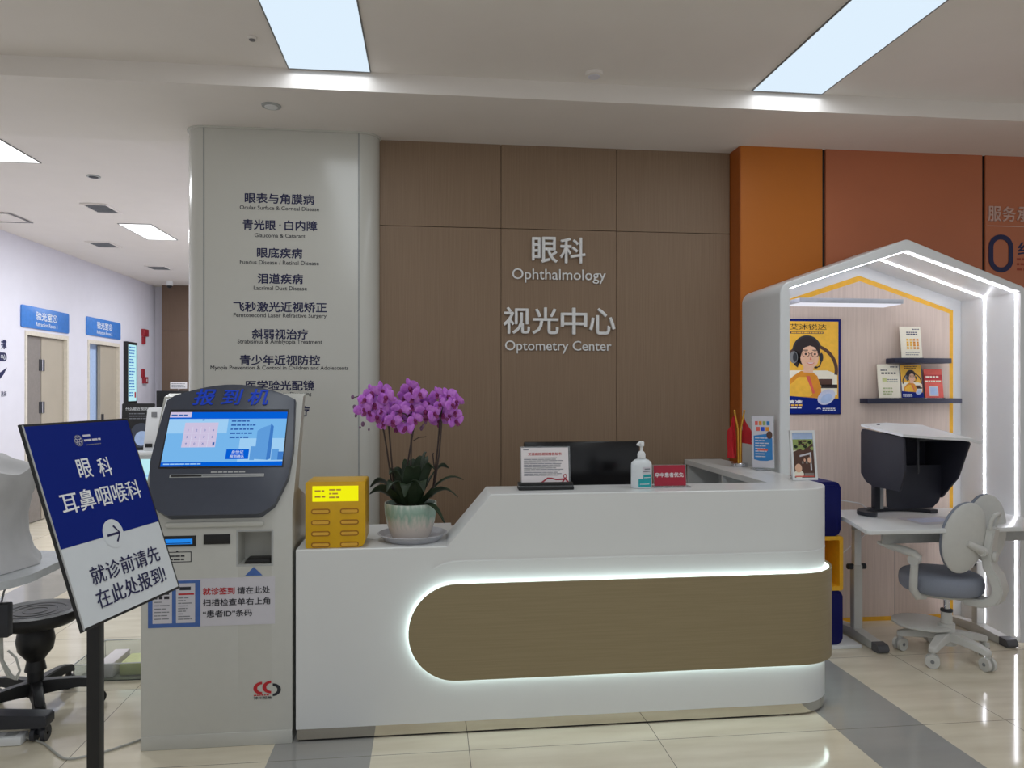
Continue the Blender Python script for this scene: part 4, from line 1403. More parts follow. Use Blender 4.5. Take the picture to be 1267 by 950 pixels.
def poster_art(b, F, W, H, hdr, sc=1.0):
    """flat picture of a child with headset and glasses; (0,0) is the lower-left corner"""
    X = lambda a: a * W
    Y = lambda a: a * H
    b.frect(F, 0, 0, W, H, .0, M['signblue'])
    b.frect(F, X(.025), Y(.16), X(.975), Y(.985), .0004, M['amber'])
    b.fring(F, X(.52), Y(.46), X(.45), Y(.29), X(.055), .0008, M['printbrown'], 40, -10, 190, wy=Y(.035))
    b.fpoly(F, [(X(.03), Y(.2)), (X(.955), Y(.2)), (X(.955), Y(.42)), (X(.8), Y(.46)), (X(.03), Y(.46))], .0007, M['cream'])
    b.frect(F, X(.66), Y(.30), X(.88), Y(.37), .001, M['printbrown']); b.frect(F, X(.70), Y(.27), X(.96), Y(.31), .001, M['hair'])
    # jacket
    b.fpoly(F, [(X(.10), Y(.17)), (X(.14), Y(.32)), (X(.26), Y(.40)), (X(.38), Y(.455)), (X(.56), Y(.445)), (X(.64), Y(.40)), (X(.70), Y(.28)), (X(.70), Y(.17))], .0012, M['amber2'])
    b.fpoly(F, [(X(.14), Y(.18)), (X(.2), Y(.3)), (X(.34), Y(.39)), (X(.50), Y(.39)), (X(.56), Y(.2)), (X(.52), Y(.18))], .0015, M['amber'])
    b.fpoly(F, [(X(.46), Y(.40)), (X(.52), Y(.40)), (X(.60), Y(.22)), (X(.57), Y(.21))], .0018, M['coral'])
    # neck, head, hair
    b.fpoly(F, [(X(.42), Y(.44)), (X(.57), Y(.43)), (X(.58), Y(.52)), (X(.42), Y(.52))], .0018, M['skin'])
    b.fell(F, X(.47), Y(.665), X(.21), Y(.155), .0021, M['hair'])
    b.fpoly(F, [(X(.27), Y(.52)), (X(.33), Y(.49)), (X(.38), Y(.60)), (X(.30), Y(.68))], .0021, M['hair'])
    b.fell(F, X(.515), Y(.60), X(.145), Y(.125), .0024, M['skin'])
    b.fpoly(F, [(X(.34), Y(.72)), (X(.37), Y(.60)), (X(.42), Y(.70)), (X(.52), Y(.725)), (X(.62), Y(.70)), (X(.665), Y(.62)), (X(.67), Y(.73)), (X(.5), Y(.80))], .0027, M['hair'])
    for ex in (.455, .60):
        b.fring(F, X(ex), Y(.633), X(.058), Y(.032), X(.010), .003, M['printbrown'], 18, wy=Y(.006))
        b.fell(F, X(ex), Y(.635), X(.018), Y(.012), .003, M['hair'], 10)
        b.frect(F, X(ex - .04), Y(.672), X(ex + .035), Y(.680), .003, M['hair'])
    b.frect(F, X(.513), Y(.635), X(.543), Y(.641), .003, M['printbrown'])
    b.fpoly(F, [(X(.525), Y(.605)), (X(.55), Y(.575)), (X(.52), Y(.573))], .003, M['coral'])
    b.fell(F, X(.53), Y(.545), X(.06), Y(.020), .003, M['coral'], 16, 180, 360)
    b.fell(F, X(.53), Y(.543), X(.05), Y(.010), .0033, M['inkwhite'], 16, 180, 360)
    # headset
    b.fring(F, X(.475), Y(.66), X(.235), Y(.175), X(.03), .003, M['charcoal'], 24, 20, 175, wy=Y(.018))
    b.fell(F, X(.265), Y(.60), X(.065), Y(.065), .0035, M['midgrey'], 20); b.fell(F, X(.285), Y(.60), X(.035), Y(.05), .0038, M['charcoal'], 16)
    b.fell(F, X(.70), Y(.60), X(.03), Y(.05), .0035, M['charcoal'], 16)
    b.fpoly(F, [(X(.69), Y(.56)), (X(.71), Y(.56)), (X(.68), Y(.50)), (X(.62), Y(.485)), (X(.62), Y(.497)), (X(.665), Y(.51))], .0035, M['charcoal']); b.fell(F, X(.615), Y(.492), X(.03), Y(.012), .0038, M['hair'], 12)
    # blue foot with the lens
    b.fpoly(F, [(0, 0), (W, 0), (W, Y(.14)), (X(.6), Y(.165)), (0, Y(.20))], .0022, M['signblue'])
    Fl = Frame(F.p(X(.78), Y(.175)), F.r * math.cos(.5) + F.u * math.sin(.5), F.u * math.cos(.5) - F.r * math.sin(.5))
    b.fell(Fl, 0, 0, X(.15), Y(.075), .004, M['lens'], 28); b.fell(Fl, -X(.01), -Y(.012), X(.10), Y(.045), .0044, M['palebluewall'], 24)
    if hdr:
        b.ftext(F, '艾沐锐达', X(.495), Y(.925), X(.58), Y(.062), .001, M['hair'])
        b.frect(F, X(.21), Y(.852), X(.735), Y(.874), .001, M['inknavy']); b.flines(F, X(.23), Y(.869), X(.49), 1, .01, Y(.012), .0014, M['amber'], fill=(1, 1), word=.014)
        b.ftext(F, '快精准', X(.22), Y(.125), X(.36), Y(.036), .0026, M['inkwhite'], bold=.03)
        b.flines(F, X(.05), Y(.098), X(.35), 1, .01, Y(.018), .0026, M['amber'], fill=(1, 1), word=.02); b.flines(F, X(.05), Y(.068), X(.35), 1, .01, Y(.014), .0026, M['inkwhite'], fill=(1, 1), word=.02)
        b.fring(F, X(.66), Y(.045), X(.035), Y(.016), X(.014), .0026, M['inkwhite'], 10, 0, 180, wy=Y(.01)); b.flines(F, X(.72), Y(.058), X(.22), 2, Y(.018), Y(.010), .0026, M['inkwhite'], fill=(1, 1), word=.015)
    else:
        b.flines(F, X(.2), Y(.95), X(.6), 2, Y(.05), Y(.025), .001, M['printbrown'], fill=(.8, 1), word=.01)
        b.flines(F, X(.05), Y(.11), X(.45), 2, Y(.05), Y(.025), .0026, M['inkwhite'], fill=(.8, 1), word=.01)


po = thing('wall_poster', 'large yellow and blue poster of a person in glasses and headset inside the booth', 'poster', (2.385, BY, 1.33))
F = xz(2.172, BY - .002, 1.332)
b = B(); b.fbox(F, 0, 0, .438, .607, -.0018, .012, M['navy'], .002); b.build('backing_board', po)
F = xz(2.179, BY - .0143, 1.339)
b = B(); poster_art(b, F, .424, .593, True); b.build('printed_picture', po)


def stand_card(x0, x1, z0, h, y, face):
    F = Frame((x0, y, z0), (1, 0, 0), (0, .12, 1))
    return F, x1 - x0, h


z = 1.690 + .001
t_ = thing('price_card', 'white card with an orange price table, alone on the upper navy shelf', 'card', (3.07, 4.335, z), group='display cards on the booth shelves')
F = Frame((3.000, 4.335, z + .003), (1, 0, 0), (0, .12, 1)); W, H = .143, .2
b = B(); b.fbox(F, 0, 0, W, H, -.003, 0, M['cream']); b.fbox(Frame((3.000, 4.335, z), (1, 0, 0), (0, 0, 1)), 0, 0, W, .003, -.03, .01, M['acrylic']); b.build('card', t_)
b = B(); b.flines(F, W * .6, H * .94, W * .33, 1, .01, .006, .0006, M['inknavy'], fill=(1, 1), word=.01); b.flines(F, W * .3, H * .84, W * .55, 2, .012, .007, .0006, M['inknavy'], fill=(.8, 1), word=.012)
for i in range(4):
    for j in range(4):
        b.frect(F, W * (.28 + .16 * i), H * (.28 + .09 * j), W * (.39 + .16 * i), H * (.345 + .09 * j), .0006, M['amber2' if i > 1 else 'amber'])
b.flines(F, W * .2, H * .18, W * .7, 2, .014, .005, .0006, M['inkgrey'], word=.01); b.build('print', t_)

z = 1.434 + .001
t_ = thing('information_card', 'plain cream information card at the left end of the lower navy shelf', 'card', (2.92, 4.335, z), group='display cards on the booth shelves')
F = Frame((2.846, 4.335, z + .003), (1, 0, 0), (0, .12, 1)); W, H = .150, .215
b = B(); b.fbox(F, 0, 0, W, H, -.003, 0, M['cream']); b.fbox(Frame((2.840, 4.335, z), (1, 0, 0), (0, 0, 1)), 0, 0, W + .005, .003, -.03, .012, M['acrylic']); b.build('card', t_)
b = B(); b.flines(F, W * .6, H * .94, W * .35, 1, .01, .007, .0006, M['inknavy'], fill=(1, 1), word=.01); b.flines(F, W * .15, H * .84, W * .35, 1, .01, .007, .0006, M['inknavy'], fill=(1, 1), word=.012)
b.flines(F, W * .17, H * .76, W * .7, 1, .01, .011, .0006, M['inkdark'], fill=(1, 1), word=.016); b.frect(F, W * .2, H * .48, W * .4, H * .6, .0006, M['lime']); b.flines(F, W * .42, H * .56, W * .5, 2, .014, .006, .0006, M['inkgrey'], word=.012)
b.flines(F, W * .2, H * .3, W * .5, 4, .012, .006, .0006, M['printgreen'], fill=(.7, 1), word=.014); b.build('print', t_)

t_ = thing('picture_card', 'small copy of the headset poster on the lower navy shelf between two cards', 'card', (3.075, 4.335, z), group='display cards on the booth shelves')
F = Frame((3.001, 4.335, z + .003), (1, 0, 0), (0, .12, 1)); W, H = .150, .215
b = B(); b.fbox(F, 0, 0, W, H, -.003, 0, M['cream']); b.fbox(Frame((3.001, 4.335, z), (1, 0, 0), (0, 0, 1)), 0, 0, W, .003, -.03, .012, M['acrylic']); b.build('card', t_)
b = B(); poster_art(b, Frame(F.p(0, 0, .0003), F.r, F.u), W, H, False); b.build('print', t_)

t_ = thing('red_card', 'red card with a pale square at the right end of the lower navy shelf', 'card', (3.22, 4.335, z), group='display cards on the booth shelves')
F = Frame((3.165, 4.335, z + .003), (1, 0, 0), (0, .12, 1)); W, H = .125, .185
b = B(); b.fbox(F, 0, 0, W, H, -.003, 0, M['coral']); b.fbox(Frame((3.165, 4.335, z), (1, 0, 0), (0, 0, 1)), 0, 0, W, .003, -.03, .012, M['acrylic']); b.build('card', t_)
b = B(); b.frect(F, 0, H * .62, W, H * .8, .0004, M['inkred']); b.flines(F, W * .08, H * .76, W * .8, 1, .01, .012, .0008, M['cream'], fill=(1, 1), word=.018); b.flines(F, W * .04, H * .60, W * .92, 1, .01, .009, .0008, M['cream'], fill=(1, 1), word=.014)
b.frect(F, W * .22, H * .06, W * .72, H * .40, .0006, M['papergrey']); b.frect(F, W * .28, H * .1, W * .66, H * .36, .0008, M['palebluewall']); b.build('print', t_)

# ------------------------------------------------------------------ storage cubes on a base board
b = B(); b.box(2.035, 2.478, 3.935, 4.33, .0005, .02, M['podwhite'], .003)
tag(b.build('base_board'), 'low white base board on the floor under the storage cubes', 'board')
for k, nm in enumerate(('bottom', 'middle', 'top')):
    z0 = .0212 + k * .313; z1 = z0 + .312
    lab = ['navy blue storage cube at the bottom of the stack beside the desk', 'open yellow storage cube in the middle of the stack beside the desk', 'navy blue storage cube on top of the stack beside the desk'][k]
    t_ = thing('storage_cube', lab, 'storage cube', (2.20, 4.13, z0), group='stacked storage cubes')
    x0, x1 = 2.04, 2.372 - .012 * (k == 2)
    m_ = M['yellow'] if k == 1 else M['navy']
    b = B()
    oo = rrect(x0, z0, x1, z1, .035 if k != 1 else .012, 6)
    if k == 1:
        ii = rrect(x0 + .022, z0 + .022, x1 - .022, z1 - .022, .008, 6)
        t = bmesh.new()
        R2 = [[t.verts.new((a, y, c)) for a, c in q] for q, y in ((ii, 4.30), (ii, 3.95), (oo, 3.95), (oo, 4.30))]
        for A, C in zip(R2, R2[1:] + R2[:1]):
            for q in range(len(A)):
                t.faces.new((A[q], A[(q + 1) % len(A)], C[(q + 1) % len(A)], C[q]))
        b._add(t, m_); b.build('shell', t_)
        b = B(); b.prism(rrect(x0 + .01, z0 + .01, x1 - .01, z1 - .01, .008, 3), 'y', 4.285, 4.299, m_); b.build('back', t_)
    else:
        b.prism(oo, 'y', 3.955, 4.30, m_, .006); b.build('shell', t_)
        b = B(); b.prism(rrect(x0 + .02, z0 + .02, x1 - .02, z1 - .02, .022, 5), 'y', 3.95, 3.956, m_, .002); b.build('front_panel', t_)

# ------------------------------------------------------------------ study desk
dk = thing('study_desk', 'white height-adjustable study desk in front of the booth', 'desk', (2.9, 3.9, 0))
b = B(); b.prism(round_poly([(2.285, 3.585), (3.42, 3.585), (3.42, 4.22), (2.385, 4.22), (2.385, 3.94)], [.025, .025, .02, .02, .02], 5), 'z', .727, .75, M['white'], .004); b.build('desk_top', dk)
b = B(); b.box(2.50, 3.38, 3.775, 3.795, .635, .727, M['grey'], .003); b.box(2.50, 3.38, 4.06, 4.08, .66, .727, M['grey'], .003); b.build('apron', dk)
for x in (2.55, 3.345):
    b = B(); b.box(x - .022, x + .022, 4.09, 4.125, .38, .727, M['podwhite'], .004); b.box(x - .027, x + .027, 4.085, 4.130, .06, .44, M['chairgrey'], .005); lg = b.build('leg', dk)
    b = B(); b.cyl((x - .055, 4.107, .43), (x + .055, 4.107, .43), .017, M['charcoal'], seg=14); b.build('height_knob', lg)
    b = B(); b.prism(round_poly([(3.90, .004), (4.33, .004), (4.33, .04), (4.10, .062), (3.90, .045)], [.004, .004, .01, .02, .004]), 'x', x - .03, x + .03, M['chairgrey'], .006); ft = b.build('foot', dk)
    b = B(); b.prism(round_poly([(3.83, .002), (3.905, .002), (3.905, .05), (3.85, .045)], [.012, .003, .003, .018]), 'x', x - .034, x + .034, M['capgrey'], .008); b.build('foot_cap', ft)
b = B(); pts = [(2.46, 4.20, .752), (2.44, 4.2, .80), (2.50, 4.18, .815), (2.60, 4.16, .80), (2.66, 4.13, .757)]
b.tube(pts, .0035, M['wirewhite'], 8); b.tube([(2.40, 4.33, .40), (2.6, 4.33, .46), (2.74, 4.31, .58), (2.80, 4.27, .66)], .0035, M['wirewhite'], 8)
b.build('power_cord', dk)

# ------------------------------------------------------------------ hooded reading device
hd_ = thing('hooded_reader', 'black hooded reading device with a white top standing on the study desk', 'reading device', (2.75, 4.05, .751))
b = B()
pts = [(2.75 + .215 * math.cos(RAD(a)), 4.06 + .115 * math.sin(RAD(a)), .765) for a in range(150, 393, 9)][::-1] if False else [(2.77 - .225 * math.cos(RAD(a)), 4.03 + .12 * math.sin(RAD(a)), .764) for a in range(-35, 182, 9)]
t = bmesh.new(); rings = []
for i, p in enumerate(pts):
    d = (Vector(pts[min(i + 1, len(pts) - 1)]) - Vector(pts[max(i - 1, 0)])).normalized(); n_ = Vector((-d.y, d.x, 0)); c = Vector(p); wv = .024
    rings.append([t.verts.new(c + n_ * wv + Vector((0, 0, -.012))), t.verts.new(c + n_ * wv + Vector((0, 0, .01))), t.verts.new(c - n_ * wv + Vector((0, 0, .01))), t.verts.new(c - n_ * wv + Vector((0, 0, -.012)))])
for A, C in zip(rings, rings[1:]):
    for k in range(4):
        t.faces.new((A[k], A[(k + 1) % 4], C[(k + 1) % 4], C[k]))
t.faces.new(rings[0]); t.faces.new(rings[-1])
b._add(t, M['charcoal']); b.build('curved_base', hd_)
b = B(); b.box(2.665, 2.70, 4.10, 4.14, .77, .99, M['charcoal'], .004); b.box(2.70, 2.725, 4.105, 4.135, .77, .99, M['grey'], .003); b.build('column', hd_)
XL, XR, YF, YBk = 2.53, 2.93, 3.645, 4.03
Z = lambda y, k=0: 1.232 + (y - YF) * .085
b = B()
b.prism(round_poly([(YF, 1.232), (YBk, 1.262), (YBk, 1.0), (YBk - .05, .955), (YBk - .12, .935), (YF + .03, .94), (YF - .012, 1.05)], [.012, .02, .01, .02, .02, .02, .05], 5), 'x', XL, XL + .012, M['hood'], .003); b.build('side_panel', hd_)
b = B(); b.prism(round_poly([(YF, 1.205), (YBk, 1.25), (YBk, .87), (3.87, .87), (3.74, 1.0)], [.012, .02, .01, .03, .08], 5), 'x', XR - .012, XR, M['hood'], .003); b.build('side_panel', hd_)
b = B(); b.box(XL + .012, XR - .012, YBk - .03, YBk - .015, .98, 1.24, M['hood']); b.build('rear_panel', hd_)
b = B(); b.prism([(2.575, 1.06), (2.916, 1.06), (2.916, .90), (2.90, .85), (2.86, .815), (2.60, .813), (2.585, .83)], 'y', 3.86, 3.872, M['hood'], .003); b.build('lower_flap', hd_)
b = B(); b.box(2.725, 2.737, 3.80, 3.812, 1.02, 1.222, M['charcoal'], .003); b.box(2.72, 2.90, 3.80, 3.86, 1.20, 1.22, M['charcoal'], .004); b.build('inner_strut', hd_)
rows = [[(XL - .003, YF - .004, 1.238), (XL + .2, YF - .004, 1.222), (XR + .003, YF - .004, 1.212)],
        [(XL - .003, 3.85, 1.256), (XL + .2, 3.85, 1.249), (XR + .003, 3.85, 1.234)],
        [(XL + .012, YBk + .02, 1.274), (XL + .2, YBk + .06, 1.279), (XR + .003, YBk + .02, 1.266)]]
b = B(); b.grid([[Vector(p) for p in r] for r in rows], M['podwhite'], thick=-.014); b.build('top_cover', hd_)
b = B(); b.grid([[Vector((XR + .004, 3.78, 1.232)), Vector((XR + .20, 3.82, 1.178))], [Vector((XR + .004, 4.04, 1.262)), Vector((XR + .12, 4.05, 1.235))]], M['podwhite'], thick=-.012); b.build('side_wing', hd_)
b = B(); b.ball((2.62, 4.0, 1.278), .012, M['charcoal'], 12); b.tube([(2.63, 3.99, 1.276), (2.67, 3.95, 1.270), (2.72, 3.94, 1.268), (2.77, 3.96, 1.272)], .002, M['midgrey'], 6); b.flines(Frame((2.72, 3.80, 1.2525), (1, 0, -.06), (0, 1, .08)), 0, .0, .13, 1, .02, .012, .002, M['inkgrey'], fill=(1, 1)); b.build('top_markings', hd_)
b = B(); b.fpoly(Frame((2.73, 3.82, .7512), (1, .1, 0), (-.1, 1, 0)), rrect(-.05, -.11, .26, .1, .02), 0, M['papergrey'])
b.fpoly(Frame((2.73, 3.82, .7512), (1, .1, 0), (-.1, 1, 0)), rrect(-.02, -.06, .2, .06, .02), .0006, M['lens'])
o_ = tag(b.build('reading_sheet'), 'pale lavender sheet lying on the study desk under the hooded device', 'paper')

# ------------------------------------------------------------------ children's study chair
CH = thing('study_chair', 'light grey child study chair with twin round backrests and a blue-grey seat', 'chair', (2.87, 3.76, 0), RAD(123.5))
def chb(b, name, parent=CH):
    return b.build(name, parent, local=True)
b = B()
b.lathe([(.034, .07), (.05, .075), (.052, .12), (.04, .135), (.036, .15)], (0, 0, 0), M['chairgrey'], 24); hub = chb(b, 'base_hub')
for k in range(5):
    a = RAD(20.5 + 72 * k)
    c, s_ = math.cos(a), math.sin(a)
    b = B()
    t = bmesh.new(); rings = []
    for r, z, w_, h in ((.03, .125, .034, .024), (.10, .120, .030, .021), (.18, .108, .026, .018), (.225, .098, .024, .016), (.245, .095, .014, .012)):
        ctr = Vector((c * r, s_ * r, z)); sd = Vector((-s_, c, 0)) * w_; up = Vector((0, 0, h))
        rings.append([t.verts.new(ctr - sd - up), t.verts.new(ctr + sd - up), t.verts.new(ctr + sd * .8 + up), t.verts.new(ctr - sd * .8 + up)])
    for A, C in zip(rings, rings[1:]):
        for q in range(4):
            t.faces.new((A[q], A[(q + 1) % 4], C[(q + 1) % 4], C[q]))
    t.faces.new(rings[0]); t.faces.new(rings[-1])
    bmesh.ops.bevel(t, geom=t.edges[:], offset=.003, segments=1, affect='EDGES')
    b._add(t, M['chairgrey']); lg = chb(b, 'base_leg')
    b = B()
    ctr = Vector((c * .228, s_ * .228, .0)); sw = a + .9 + k
    tv = Vector((-math.sin(sw), math.cos(sw), 0))
    for sg in (-1, 1):
        p = ctr + tv * (.008 * sg) + Vector((0, 0, .0365))
        b.cyl(p, p + tv * (.016 * sg), .036, M['chairgrey'], seg=22)
    b.cyl(ctr + Vector((0, 0, .036)), ctr + Vector((0, 0, .095)), .012, M['chairgrey'], seg=12); b.cyl(ctr - tv * .026 + Vector((0, 0, .0365)), ctr + tv * .026 + Vector((0, 0, .0365)), .010, M['midgrey'], seg=10)
    chb(b, 'caster', lg)
b = B(); b.cyl((0, 0, .15), (0, 0, .255), .030, M['chairgrey'], r1=.028); b.cyl((0, 0, .255), (0, 0, .268), .031, M['charcoal']); b.cyl((0, 0, .268), (0, 0, .345), .016, M['chrome']); chb(b, 'gas_column')
b = B(); b.lathe([(0, .150), (.14, .150), (.152, .158), (.152, .166), (.14, .173), (0, .175)], (.125, .005, 0), M['chairgrey'], 48, sx=1.05); b.box(.0, .08, -.03, .03, .148, .166, M['chairgrey'], .005); b.lathe([(.03, .13), (.042, .132), (.042, .19), (.03, .194)], (0, 0, 0), M['chairgrey'], 20); chb(b, 'footrest')
b = B()
b.lathe([(0, .366), (.165, .366), (.190, .374), (.203, .392), (.206, .42), (.203, .448), (.192, .464), (.168, .474), (.09, .477), (0, .475)], (.03, 0, 0), M['fabric'], 56, sx=1.03)
chb(b, 'seat')
b = B(); b.lathe([(0, .345), (.12, .345), (.155, .36), (.165, .372), (.0, .375)], (.03, 0, 0), M['chairgrey'], 32); b.box(-.20, .0, -.04, .04, .335, .362, M['chairgrey'], .008); chb(b, 'seat_plate')
# spine: S-curve at the rear
b = B()
sp_ = [(-.10, .345), (-.19, .345), (-.245, .375), (-.262, .43), (-.245, .49), (-.212, .545), (-.205, .60), (-.215, .68), (-.225, .755)]
t = bmesh.new(); rings = []
for i, (x, z) in enumerate(sp_):
    a_ = sp_[max(i - 1, 0)]; c_ = sp_[min(i + 1, len(sp_) - 1)]
    d = Vector((c_[0] - a_[0], 0, c_[1] - a_[1])).normalized(); nrm = Vector((-d.z, 0, d.x)); wv = .055 if i < 5 else .052 - .003 * (i - 5); hv = .026 if 1 < i < 5 else .022
    c0 = Vector((x, 0, z))
    rings.append([t.verts.new(c0 + Vector((0, wv, 0)) + nrm * hv), t.verts.new(c0 - Vector((0, wv, 0)) + nrm * hv), t.verts.new(c0 - Vector((0, wv, 0)) - nrm * hv), t.verts.new(c0 + Vector((0, wv, 0)) - nrm * hv)])
for A, C in zip(rings, rings[1:]):
    for q in range(4):
        t.faces.new((A[q], A[(q + 1) % 4], C[(q + 1) % 4], C[q]))
t.faces.new(rings[0]); t.faces.new(rings[-1])
bmesh.ops.bevel(t, geom=t.edges[:], offset=.006, segments=2, affect='EDGES')
b._add(t, M['chairgrey']); spine = chb(b, 'spine')
b = B(); b.tube([(-.222, .04, .75), (-.232, .048, .80), (-.245, .04, .825), (-.25, 0, .832), (-.245, -.04, .825), (-.232, -.048, .80), (-.222, -.04, .75)], .010, M['chairgrey'], 10); chb(b, 'carry_handle', spine)
b = B(); b.cyl((-.20, -.09, .63), (-.20, .09, .63), .022, M['chairgrey'], seg=18); b.lathe([(0, 0), (.026, 0), (.03, .008), (.026, .02), (0, .022)], (0, 0, 0), M['chairgrey'], 20, mtx=Matrix.Translation((-.225, 0, .60)) @ Matrix.Rotation(RAD(-90), 4, 'Y')); chb(b, 'tilt_knob', spine)
for sg in (1, -1):
    toe = RAD(38 if sg > 0 else 34)
    base = Matrix.Translation((-.125 if sg > 0 else -.150, .118 if sg > 0 else -.150, .70 + .022 * (sg < 0))) @ Matrix.Rotation(-toe, 4, 'Z') @ Matrix.Rotation(RAD(-6), 4, 'Y') @ Matrix.Rotation(RAD(8 * sg), 4, 'X')
    b = B(); t = bmesh.new()
    bmesh.ops.create_uvsphere(t, u_segments=40, v_segments=20, radius=1.0)
    for v in t.verts:
        x, y, z = v.co
        v.co = Vector((math.copysign(abs(x) ** .7, x) * .014 - .022 * (1 - y * y - z * z * .6) + .0, y * .118, z * .195))
    t.transform(base); b._add(t, M['chairgrey']); sh = chb(b, 'backrest_shell')
    b = B(); t = bmesh.new()
    bmesh.ops.create_uvsphere(t, u_segments=40, v_segments=20, radius=1.0)
    for v in t.verts:
        x, y, z = v.co
        v.co = Vector((.022 + math.copysign(abs(x) ** .6, x) * .018 - .018 * (1 - y * y - z * z * .6), y * .116, z * .193))
    t.transform(base); b._add(t, M['fabric']); chb(b, 'backrest_cushion', sh)
    b = B(); p0 = base @ Vector((-.03, 0, -.02))
    b.tube([Vector((-.20, .06 * sg, .63)), Vector((-.19, .09 * sg, .645)), p0], [.026, .022, .018], M['chairgrey'], 14); b.cyl(p0, base @ Vector((-.018, 0, -.02)), .026, M['midgrey'], seg=18); chb(b, 'backrest_arm', spine)
# arm rests
for sg in (1, -1):
    b = B()
    b.tube([(.06, .14 * sg, .352), (.075, .20 * sg, .36), (.085, .232 * sg, .40), (.08, .24 * sg, .47), (.075, .24 * sg, .55)], [.018, .022, .024, .024, .022], M['chairgrey'], 14, sx=.8)
    b.cyl((.075, .265 * sg, .565), (.075, .215 * sg, .565), .028, M['chairgrey'], seg=20)
    ar = chb(b, 'armrest')
    b = B()
    b.tube([(.05, .24 * sg, .575), (.08, .242 * sg, .598), (.14, .246 * sg, .612), (.21, .25 * sg, .622), (.265, .252 * sg, .632)], [.018, .022, .021, .018, .009], M['chairgrey'], 14, sx=1.3); chb(b, 'arm_pad', ar)

# ================================================================== LEFT FOREGROUND: INSTRUMENT TABLE AND STOOL
TX, TY = -1.965, 3.27
tb = thing('instrument_table', 'pale grey rounded instrument table at the left edge, carrying a covered device', 'table', (TX, TY, 0))
b = B(); b.prism(rrect(TX - .36, TY - .33, TX + .375, TY + .32, .22, 10), 'z', .718, .75, M['tabletop'], .008); b.build('table_top', tb)
b = B(); b.box(TX - .05, TX + .05, TY - .04, TY + .04, .08, .718, M['tabletop'], .008); b.build('column', tb)
for sy in (-1, 1):
    b = B(); y = TY + .06 + sy * .05
    pass
b = B(); b.prism(round_poly([(TX - .33, .075), (TX + .36, .065), (TX + .36, .115), (TX + .05, .135), (TX - .33, .125)], [.01] * 5), 'y', TY + .0, TY + .07, M['charcoal'], .006); b.build('base_bar', tb)
b = B(); b.prism([(TY - .30, .07), (TY + .30, .07), (TY + .30, .11), (TY, .13), (TY - .30, .11)], 'x', TX - .12, TX - .03, M['charcoal'], .006); b.build('base_bar', tb)
for cx, cy in ((TX + .32, TY + .035), (TX - .28, TY + .035), (TX - .075, TY - .26), (TX - .075, TY + .26)):
    b = B()
    for q in (-1, 1):
        b.cyl((cx + .012 * q, cy, .0325), (cx + .03 * q, cy, .0325), .032, M['charcoal'], seg=20)
    b.cyl((cx, cy, .03), (cx, cy, .08), .014, M['charcoal'], seg=12); b.cyl((cx - .03, cy, .0325), (cx + .03, cy, .0325), .008, M['chrome'], seg=8)
    b.build('caster', tb)

# covered device on the table
rows = []
for z, hx, hy, ex, dx in ((.752, .300, .26, 2.2, .0), (.765, .290, .252, 2.4, .0), (.80, .262, .235, 2.6, -.005), (.87, .245, .22, 2.8, -.01), (.95, .240, .21, 3, -.01), (1.04, .248, .21, 3, .0), (1.12, .262, .215, 4, .01), (1.155, .262, .215, 5, .01), (1.185, .19, .18, 5, -.02), (1.215, .155, .15, 5, -.03), (1.22, .06, .06, 4, -.03)):
    r = []
    for k in range(64):
        a = 2 * math.pi * k / 64
        c, s_ = math.cos(a), math.sin(a)
        q = (abs(c) ** ex + abs(s_) ** ex) ** (-1 / ex)
        fold = 1 + .03 * math.sin(9 * a + 1) * max(0, (1.15 - z)) * 2.2 + .012 * math.sin(17 * a) * max(0, 1.1 - z) * 2
        r.append(Vector((TX + .005 + dx + hx * q * c * fold, TY + .02 + hy * q * s_ * fold, z + (.014 * math.sin(5 * a) if 1.05 < z < 1.2 else 0))))
    rows.append(r)
b = B(); b.grid(rows, M['cloth'], close=True, cap=True)
tag(b.build('covered_device', sharp=60), 'device under a pale grey dust cover on the instrument table', 'covered device')

# adaptor and hanging cable at the table edge
ad = thing('power_adaptor', 'dark grey power adaptor hanging under the table edge with a coiled cable', 'adaptor', (-1.72, 3.15, .45))
b = B(); b.box(-1.745, -1.675, 3.12, 3.16, .50, .635, M['charcoal'], .006); b.build('case', ad)
b = B(); b.tube([(-1.71, 3.14, .635), (-1.705, 3.15, .68), (-1.69, 3.17, .72)], .004, M['midgrey'], 8)
for k in range(3):
    b.tube([(-1.72 + k * .006, 3.14, .50), (-1.71, 3.13 + k * .01, .42 - k * .01), (-1.675, 3.12 + k * .012, .345), (-1.655 + k * .005, 3.13, .33), (-1.64, 3.14, .36), (-1.66, 3.15, .41), (-1.69, 3.15, .44)], .0045, M['cable'], 8)
b.build('cable_coil', ad)

